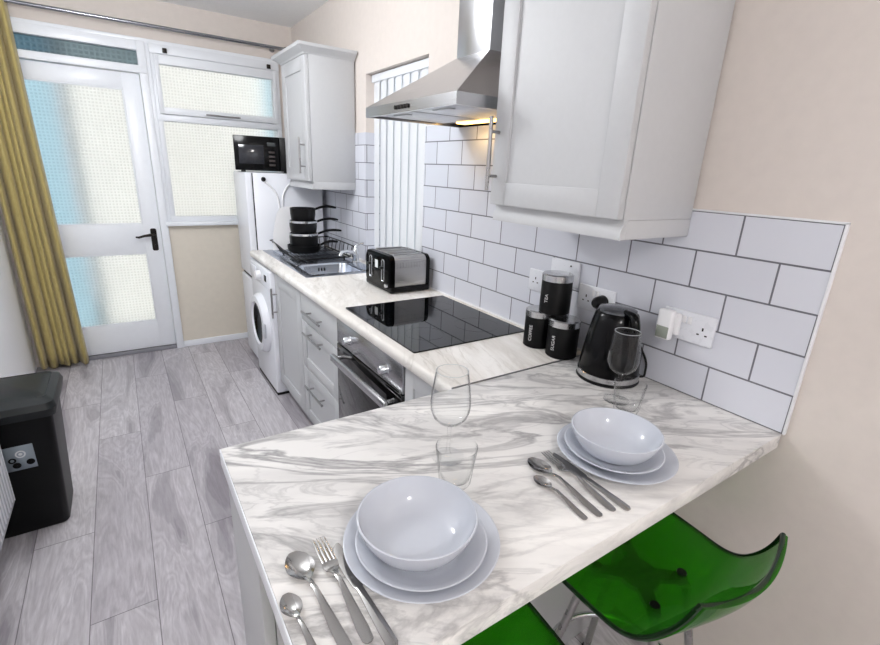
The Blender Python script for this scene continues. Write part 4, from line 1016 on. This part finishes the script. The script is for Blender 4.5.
def wine_glass(cx, cy, label, H=H + 0.0006):
    t_ = thing('wine_glass', (cx, cy, H), label, 'wine glass', 'wine glasses')
    mb = MB(); mb.lathe([(0.0335, 0.202), (0.0368, 0.18), (0.0402, 0.155), (0.0425, 0.132), (0.0415, 0.115), (0.036, 0.099), (0.025, 0.087), (0.012, 0.081), (0.0, 0.0795)], (cx, cy, H), 48)
    mb.lathe([(0.0335, 0.202), (0.0328, 0.2025), (0.0325, 0.201), (0.0358, 0.18), (0.0392, 0.155), (0.0415, 0.132), (0.0405, 0.116), (0.035, 0.1005), (0.024, 0.089), (0.011, 0.084), (0.0, 0.083)], (cx, cy, H), 48)
    mb.build('bowl', MT['glass'], t_, angle=70)
    mb = MB(); mb.tube([(cx + 0.033 * math.cos(q), cy + 0.033 * math.sin(q), H + 0.202) for q in [2 * PI * k / 48 for k in range(48)]], 0.0007, 6, True); mb.build('rim', MT['rim'], t_)  # thin ring stands in for the bright glint along the lip
    mb = MB(); mb.lathe([(0.012, 0.0808), (0.006, 0.076), (0.0042, 0.068), (0.0036, 0.04), (0.004, 0.014), (0.008, 0.006)], (cx, cy, H), 24); mb.build('stem', MT['glass'], t_, angle=70)
    mb = MB(); mb.lathe([(0.0, 0.007), (0.008, 0.006), (0.02, 0.003), (0.0335, 0.0018), (0.035, 0.001), (0.034, 0.0), (0.0, 0.0)], (cx, cy, H), 48); mb.build('foot', MT['glass'], t_, angle=70)
def tumbler(cx, cy, label, H=H + 0.0006):
    mb = MB(); seg = 72
    def ring(r, z, fl=0.0):
        return [(cx + (r + fl * abs(math.sin(4.5 * t))) * math.cos(t), cy + (r + fl * abs(math.sin(4.5 * t))) * math.sin(t), H + z) for t in [2 * PI * k / seg for k in range(seg)]]
    rows = [ring(0.0005, 0.0), ring(0.027, 0.0), ring(0.0295, 0.003), ring(0.0305, 0.010, 0.0022), ring(0.0335, 0.04, 0.0026), ring(0.036, 0.056, 0.002), ring(0.0385, 0.062), ring(0.041, 0.083), ring(0.0405, 0.0845), ring(0.0395, 0.083), ring(0.0365, 0.06), ring(0.0325, 0.035), ring(0.0285, 0.014), ring(0.02, 0.0105), ring(0.0005, 0.010)]
    mb.grid(rows, closed_u=True); o = mb.build('tumbler', MT['glass'], origin=(cx, cy, H), angle=70); return tag(o, label, 'tumbler', 'glass tumblers')
wine_glass(-0.790, 0.335, 'empty wine glass behind the tumbler at the free end setting')
tumbler(-0.829, 0.254, 'clear fluted tumbler behind the bowl nearest the free end')
wine_glass(-0.226, 0.326, 'empty wine glass in front of the kettle')
tumbler(-0.262, 0.270, 'clear fluted tumbler behind the bowl in front of the kettle')

# cutlery ---------------------------------------------------------
def ribbon(mb, st, nu=9):
    """st: (along, half width, z centre, dish depth, thickness, sideways)"""
    top, bot = [], []
    for a, hw, z, dish, th, sx in st:
        us = [-1 + 2 * k / (nu - 1) for k in range(nu)]
        top.append([(sx + u * hw, a, z - dish * (1 - u * u) + th / 2 * (1 - 0.5 * u * u)) for u in us])
        bot.append([(sx + u * hw, a, z - dish * (1 - u * u) - th / 2 * (1 - 0.5 * u * u)) for u in us])
    rows = [t + b[::-1] for t, b in zip(top, bot)]
    mb.grid(rows, closed_u=True, cap=True)
def spoon_mesh(L, bw, bl):
    mb = MB(); st = []
    th = 0.0022
    n = 14
    for k in range(n + 1):                     # bowl from tip
        f = k / n; a = L - bl * f
        w_ = bw * math.sin(PI * min(1, f * 0.94 + 0.03)) ** 0.55 if f < 0.62 else bw * max(0.17, math.sin(PI * (f * 0.94 + 0.03)) ** 0.8)
        d_ = 0.006 * math.sin(PI * min(1, f * 1.0)) ** 0.8
        st.append((a, max(w_, 0.0022), 0.0078 + 0.002 * f ** 2, d_, 0.0014, 0))
    for f, w_, z in ((0.06, 0.0034, 0.0125), (0.18, 0.0036, 0.0155), (0.4, 0.0052, 0.0115), (0.65, 0.0072, 0.006), (0.88, 0.0082, 0.0028), (0.97, 0.0074, 0.0022), (1.0, 0.0035, 0.0021)):
        st.append(((L - bl) * (1 - f), w_ * (0.82 if L < 0.16 else 1), z * (0.85 if L < 0.16 else 1), 0, th, 0))
    ribbon(mb, st); return mb
def fork_mesh(L):
    mb = MB(); st = []
    for a, w_, z in ((L - 0.05, 0.0115, 0.0085), (L - 0.058, 0.0122, 0.0065), (L - 0.066, 0.0105, 0.0075), (L - 0.074, 0.0055, 0.0105), (L - 0.082, 0.0036, 0.013), (L - 0.1, 0.0036, 0.0145), (L * 0.4, 0.0055, 0.0095), (L * 0.2, 0.0075, 0.005), (0.02, 0.0085, 0.0028), (0.004, 0.0074, 0.0022), (0.0, 0.0035, 0.0021)):
        st.append((a, w_, z, 0, 0.0022, 0))
    ribbon(mb, st)
    for s in (-1.5, -0.5, 0.5, 1.5):
        x = s * 0.0061
        ribbon(mb, [(L, 0.0007, 0.0115, 0, 0.0012, x * 0.97), (L - 0.006, 0.0015, 0.0105, 0, 0.0016, x * 0.98), (L - 0.03, 0.0021, 0.0082, 0, 0.002, x), (L - 0.051, 0.0023, 0.0084, 0, 0.0021, x)], 5)
    return mb
def knife_mesh(L):
    mb = MB()
    ribbon(mb, [(L, 0.0016, 0.0022, 0, 0.0012, 0.006), (L - 0.006, 0.0055, 0.0022, 0, 0.0014, 0.0035), (L - 0.02, 0.0092, 0.0022, 0, 0.0016, 0.0005), (L - 0.06, 0.0098, 0.0024, 0, 0.0018, 0), (L - 0.092, 0.0085, 0.0028, 0, 0.002, 0.0005), (L - 0.098, 0.0052, 0.0032, 0, 0.004, 0), (L - 0.115, 0.0055, 0.0034, 0, 0.0055, 0), (0.03, 0.008, 0.003, 0, 0.0048, 0), (0.006, 0.0082, 0.0027, 0, 0.0045, 0), (0.0, 0.0045, 0.0024, 0, 0.0035, 0)])
    return mb
def put(mb, name, tip, end, label, cat, group):
    o = mb.build(name, MT['cutlery'], angle=65); tip, end = Vector(tip), Vector(end); d = tip - end
    o.location = (end.x, end.y, H); o.rotation_euler = (0, 0, math.atan2(d.y, d.x) - PI / 2)
    return tag(o, label, cat, group)
A_, B_ = 'at the free end setting', 'at the kettle end setting'
def dirp(tip, ang, L): return (tip[0] - math.sin(math.radians(ang)) * L * -1, tip[1] - math.cos(math.radians(ang)) * L)
for k, (who, spn, tsp, fk, kn) in enumerate(((A_, ((-1.155, 0.234), 4.0), ((-1.186, 0.164), 4.2), ((-1.112, 0.238), -0.5), ((-1.092, 0.222), 0.6)), (B_, ((-0.645, 0.234), -2.6), ((-0.680, 0.183), -1.6), ((-0.603, 0.232), -5.0), ((-0.584, 0.228), -2.8)))):
    for mbf, nm, (tip, ang), L, lb, ct in ((lambda: spoon_mesh(0.195, 0.021, 0.064), 'dessert_spoon', spn, 0.195, 'larger steel spoon beside the fork ', 'spoon'), (lambda: spoon_mesh(0.135, 0.0145, 0.045), 'teaspoon', tsp, 0.135, 'small steel teaspoon, outermost of the cutlery ', 'teaspoon'), (lambda: fork_mesh(0.197), 'fork', fk, 0.197, 'four tined steel fork ', 'fork'), (lambda: knife_mesh(0.205), 'table_knife', kn, 0.205, 'steel table knife next to the plates ', 'knife')):
        put(mbf(), nm, tip + (0,), dirp(tip, ang, L) + (0,), lb + who, ct, 'cutlery ' + who)

# ================================================================== STOOLS
SXC = -0.328
def stool(label):
    t_ = thing('bar_stool', (SXC, 0.10, 0), label, 'stool', 'green acrylic bar stools')
    # side profile (y, z, half width), front edge first, back top last
    prof = [(0.312, 0.540, 0.220), (0.304, 0.562, 0.222), (0.285, 0.573, 0.224), (0.25, 0.578, 0.226), (0.17, 0.577, 0.226), (0.09, 0.573, 0.223), (0.035, 0.571, 0.219), (0.0, 0.578, 0.214), (-0.028, 0.596, 0.206), (-0.05, 0.622, 0.198), (-0.07, 0.655, 0.190), (-0.086, 0.692, 0.183), (-0.098, 0.732, 0.177)]
    P = smooth_path([(y, z, hw) for y, z, hw in prof], 4)
    mb = MB(); rows_t, rows_b = [], []; NUu = 17; th = 0.010
    for i, p in enumerate(P):
        a, b = P[max(i - 1, 0)], P[min(i + 1, len(P) - 1)]
        ty, tz = b[0] - a[0], b[1] - a[1]; l = math.hypot(ty, tz); ny, nz = -tz / l, ty / l   # normal
        s_ = i / (len(P) - 1); g_ = max(0.0, (s_ - 0.5) / 0.5)
        bow = 0.034 * g_ * g_ * (3 - 2 * g_) ; dip = 0.006 + 0.014 * g_
        rt_, rb_ = [], []
        for k in range(NUu):
            u = -1 + 2 * k / (NUu - 1); c_ = 1 - u * u
            x = SXC + u * p[2]; y_, z_ = p[0] - bow * c_, p[1] - dip * c_
            rt_.append((x, y_, z_)); rb_.append((x, y_ + ny * th, z_ + nz * th))
        rows_t.append(rt_); rows_b.append(rb_)
    rows = [t2 + b2[::-1] for t2, b2 in zip(rows_t, rows_b)]
    mb.grid(rows, closed_u=True, cap=True); se = mb.build('seat_shell', MT['green'], t_, angle=50)
    ed = [rows_t[i][0] for i in range(2, len(P))] + [rows_t[-1][k] for k in range(1, NUu - 1)] + [rows_t[i][-1] for i in range(len(P) - 1, 1, -1)]
    mb = MB(); mb.tube([Vector(q) + Vector((0, 0, -0.004)) for q in ed], 0.0056, 8); tag(mb.build('seat_edge', MT['green_edge'], t_), 'darker polished green edge')
    tag(se, 'curved translucent green seat with low back')
    cx, cy, hz = SXC - 0.03, 0.098, 0.552
    mb = MB(); mb.lathe([(0.0, -0.022), (0.042, -0.022), (0.05, -0.014), (0.05, -0.002), (0.0, -0.002)], (cx, cy, hz + 0.004), 30)
    arms = []
    for q in (45, 135, 225, 315):
        a = math.radians(q + 8); d = Vector((math.cos(a), math.sin(a), 0)); e = Vector((cx, cy, hz - 0.008)) + d * 0.115; arms.append((d, e))
        s0 = Vector((cx, cy, hz - 0.010)) + d * 0.03; n_ = Vector((-d.y, d.x, 0))
        mb.loft([[s0 + n_ * 0.02, s0 - n_ * 0.02, s0 - n_ * 0.02 + Vector((0, 0, 0.012)), s0 + n_ * 0.02 + Vector((0, 0, 0.012))], [e + n_ * 0.012, e - n_ * 0.012, e - n_ * 0.012 + Vector((0, 0, 0.012)), e + n_ * 0.012 + Vector((0, 0, 0.012))]])
    mb.build('seat_bracket', MT['black'], t_)
    for d, e in arms:
        mb = MB(); mb.lathe([(0.0, 0.0), (0.011, 0.0), (0.013, -0.006), (0.013, -0.014), (0.0, -0.014)], (e.x - d.x * 0.012, e.y - d.y * 0.012, hz + 0.0175), 18); mb.build('fixing', MT['black'], t_)
    for d, e in arms:
        foot = Vector((cx, cy, 0.0)) + d * 0.225
        mb = MB(); mb.tube([e + Vector((0, 0, -0.002)) - d * 0.03, e + d * 0.005 + Vector((0, 0, -0.012)), e.lerp(foot, 0.5) + d * 0.012, foot + Vector((0, 0, 0.01))], 0.0105, 12); lg = mb.build('leg', MT['handle'], t_)
        mb = MB(); mb.lathe([(0.0, 0.0), (0.016, 0.0), (0.016, 0.012), (0.012, 0.02), (0.0, 0.02)], (foot.x, foot.y, 0.0), 16); mb.build('foot_cap', MT['rubber'], lg)
    mb = MB(); mb.tube([(cx + 0.185 * math.cos(t), cy + 0.185 * math.sin(t), 0.20) for t in [2 * PI * k / 48 for k in range(48)]], 0.008, 10, True); mb.build('foot_ring', MT['chrome'], t_)
    return t_
st1 = stool('green acrylic bar stool nearest the cream wall, beside the kettle end setting')
st2 = copy_tree(st1, (SXC - 0.567, 0.10, 0), 0.0, 'green acrylic bar stool at the free end setting, mostly hidden by the bar')

# ================================================================== LIGHT
def light(name, kind, loc, energy, color=(1, 1, 1), size=0.1, rot=None, sy=None, spot=None):
    l = bpy.data.lights.new(name, kind); l.energy = energy; l.color = color
    o = bpy.data.objects.new(name, l); COL.objects.link(o); o.location = loc
    if kind == 'AREA':
        l.size = size
        if sy: l.shape = 'RECTANGLE'; l.size_y = sy
    elif kind == 'SUN': l.angle = size
    else: l.shadow_soft_size = size
    if kind == 'SPOT': l.spot_size = spot[0]; l.spot_blend = spot[1]
    if rot: o.rotation_euler = rot
    return o
light('ceiling_lamp_dining', 'POINT', (-1.30, -1.70, 2.40), 52, (1.0, 0.97, 0.95), 0.04)
light('ceiling_lamp_kitchen', 'POINT', (-1.3, 1.95, 2.2), 46, (0.96, 0.98, 1.0), 0.16)
light('hood_lamp', 'SPOT', (-0.078, 1.24, RZ0 + 0.0005), 0.85, (1.0, 0.70, 0.33), 0.015, (0, 0, 0), spot=(math.radians(165), 0.5))
light('rear_fill_light', 'AREA', (-1.05, YR + 0.02, 1.5), 5, (0.93, 0.96, 1.0), 1.2, (math.radians(90), 0, 0), 1.0)  # soft fill added at the invented rear window
light('sun', 'SUN', (3, 2, 6), 6.2, (1.0, 0.97, 0.92), 0.02, Vector((0.85, 0.42, -0.5)).to_track_quat('-Z', 'Y').to_euler())

W = bpy.data.worlds.new('daylight'); SC.world = W; W.use_nodes = True
bg = W.node_tree.nodes['Background']; bg.inputs[0].default_value = (0.90, 0.95, 1.0, 1); bg.inputs[1].default_value = 0.95

# ================================================================== CAMERA
cam = bpy.data.cameras.new('camera'); co = bpy.data.objects.new('camera', cam); COL.objects.link(co)
cam.sensor_fit = 'HORIZONTAL'; cam.sensor_width = 36.0; cam.lens = 467.093 / 880 * 36.0; cam.clip_start = 0.02; cam.clip_end = 60
R = Vector((0.83339951, -0.55095509, 0.04351715)); U = Vector((0.13518712, 0.27957008, 0.95056037)); F = Vector((0.53588217, 0.78631359, -0.3074756))
co.matrix_world = Matrix(((R.x, U.x, -F.x, -1.30584), (R.y, U.y, -F.y, -0.36865), (R.z, U.z, -F.z, 1.47967), (0, 0, 0, 1)))
SC.camera = co

vs = SC.view_settings
vs.view_transform = 'Standard'; vs.look = 'None'; vs.gamma = 1.0; vs.exposure = -0.3; vs.use_curve_mapping = False
SC.cycles.max_bounces = 10; SC.cycles.diffuse_bounces = 5; SC.cycles.glossy_bounces = 5; SC.cycles.transmission_bounces = 8; SC.cycles.transparent_max_bounces = 24
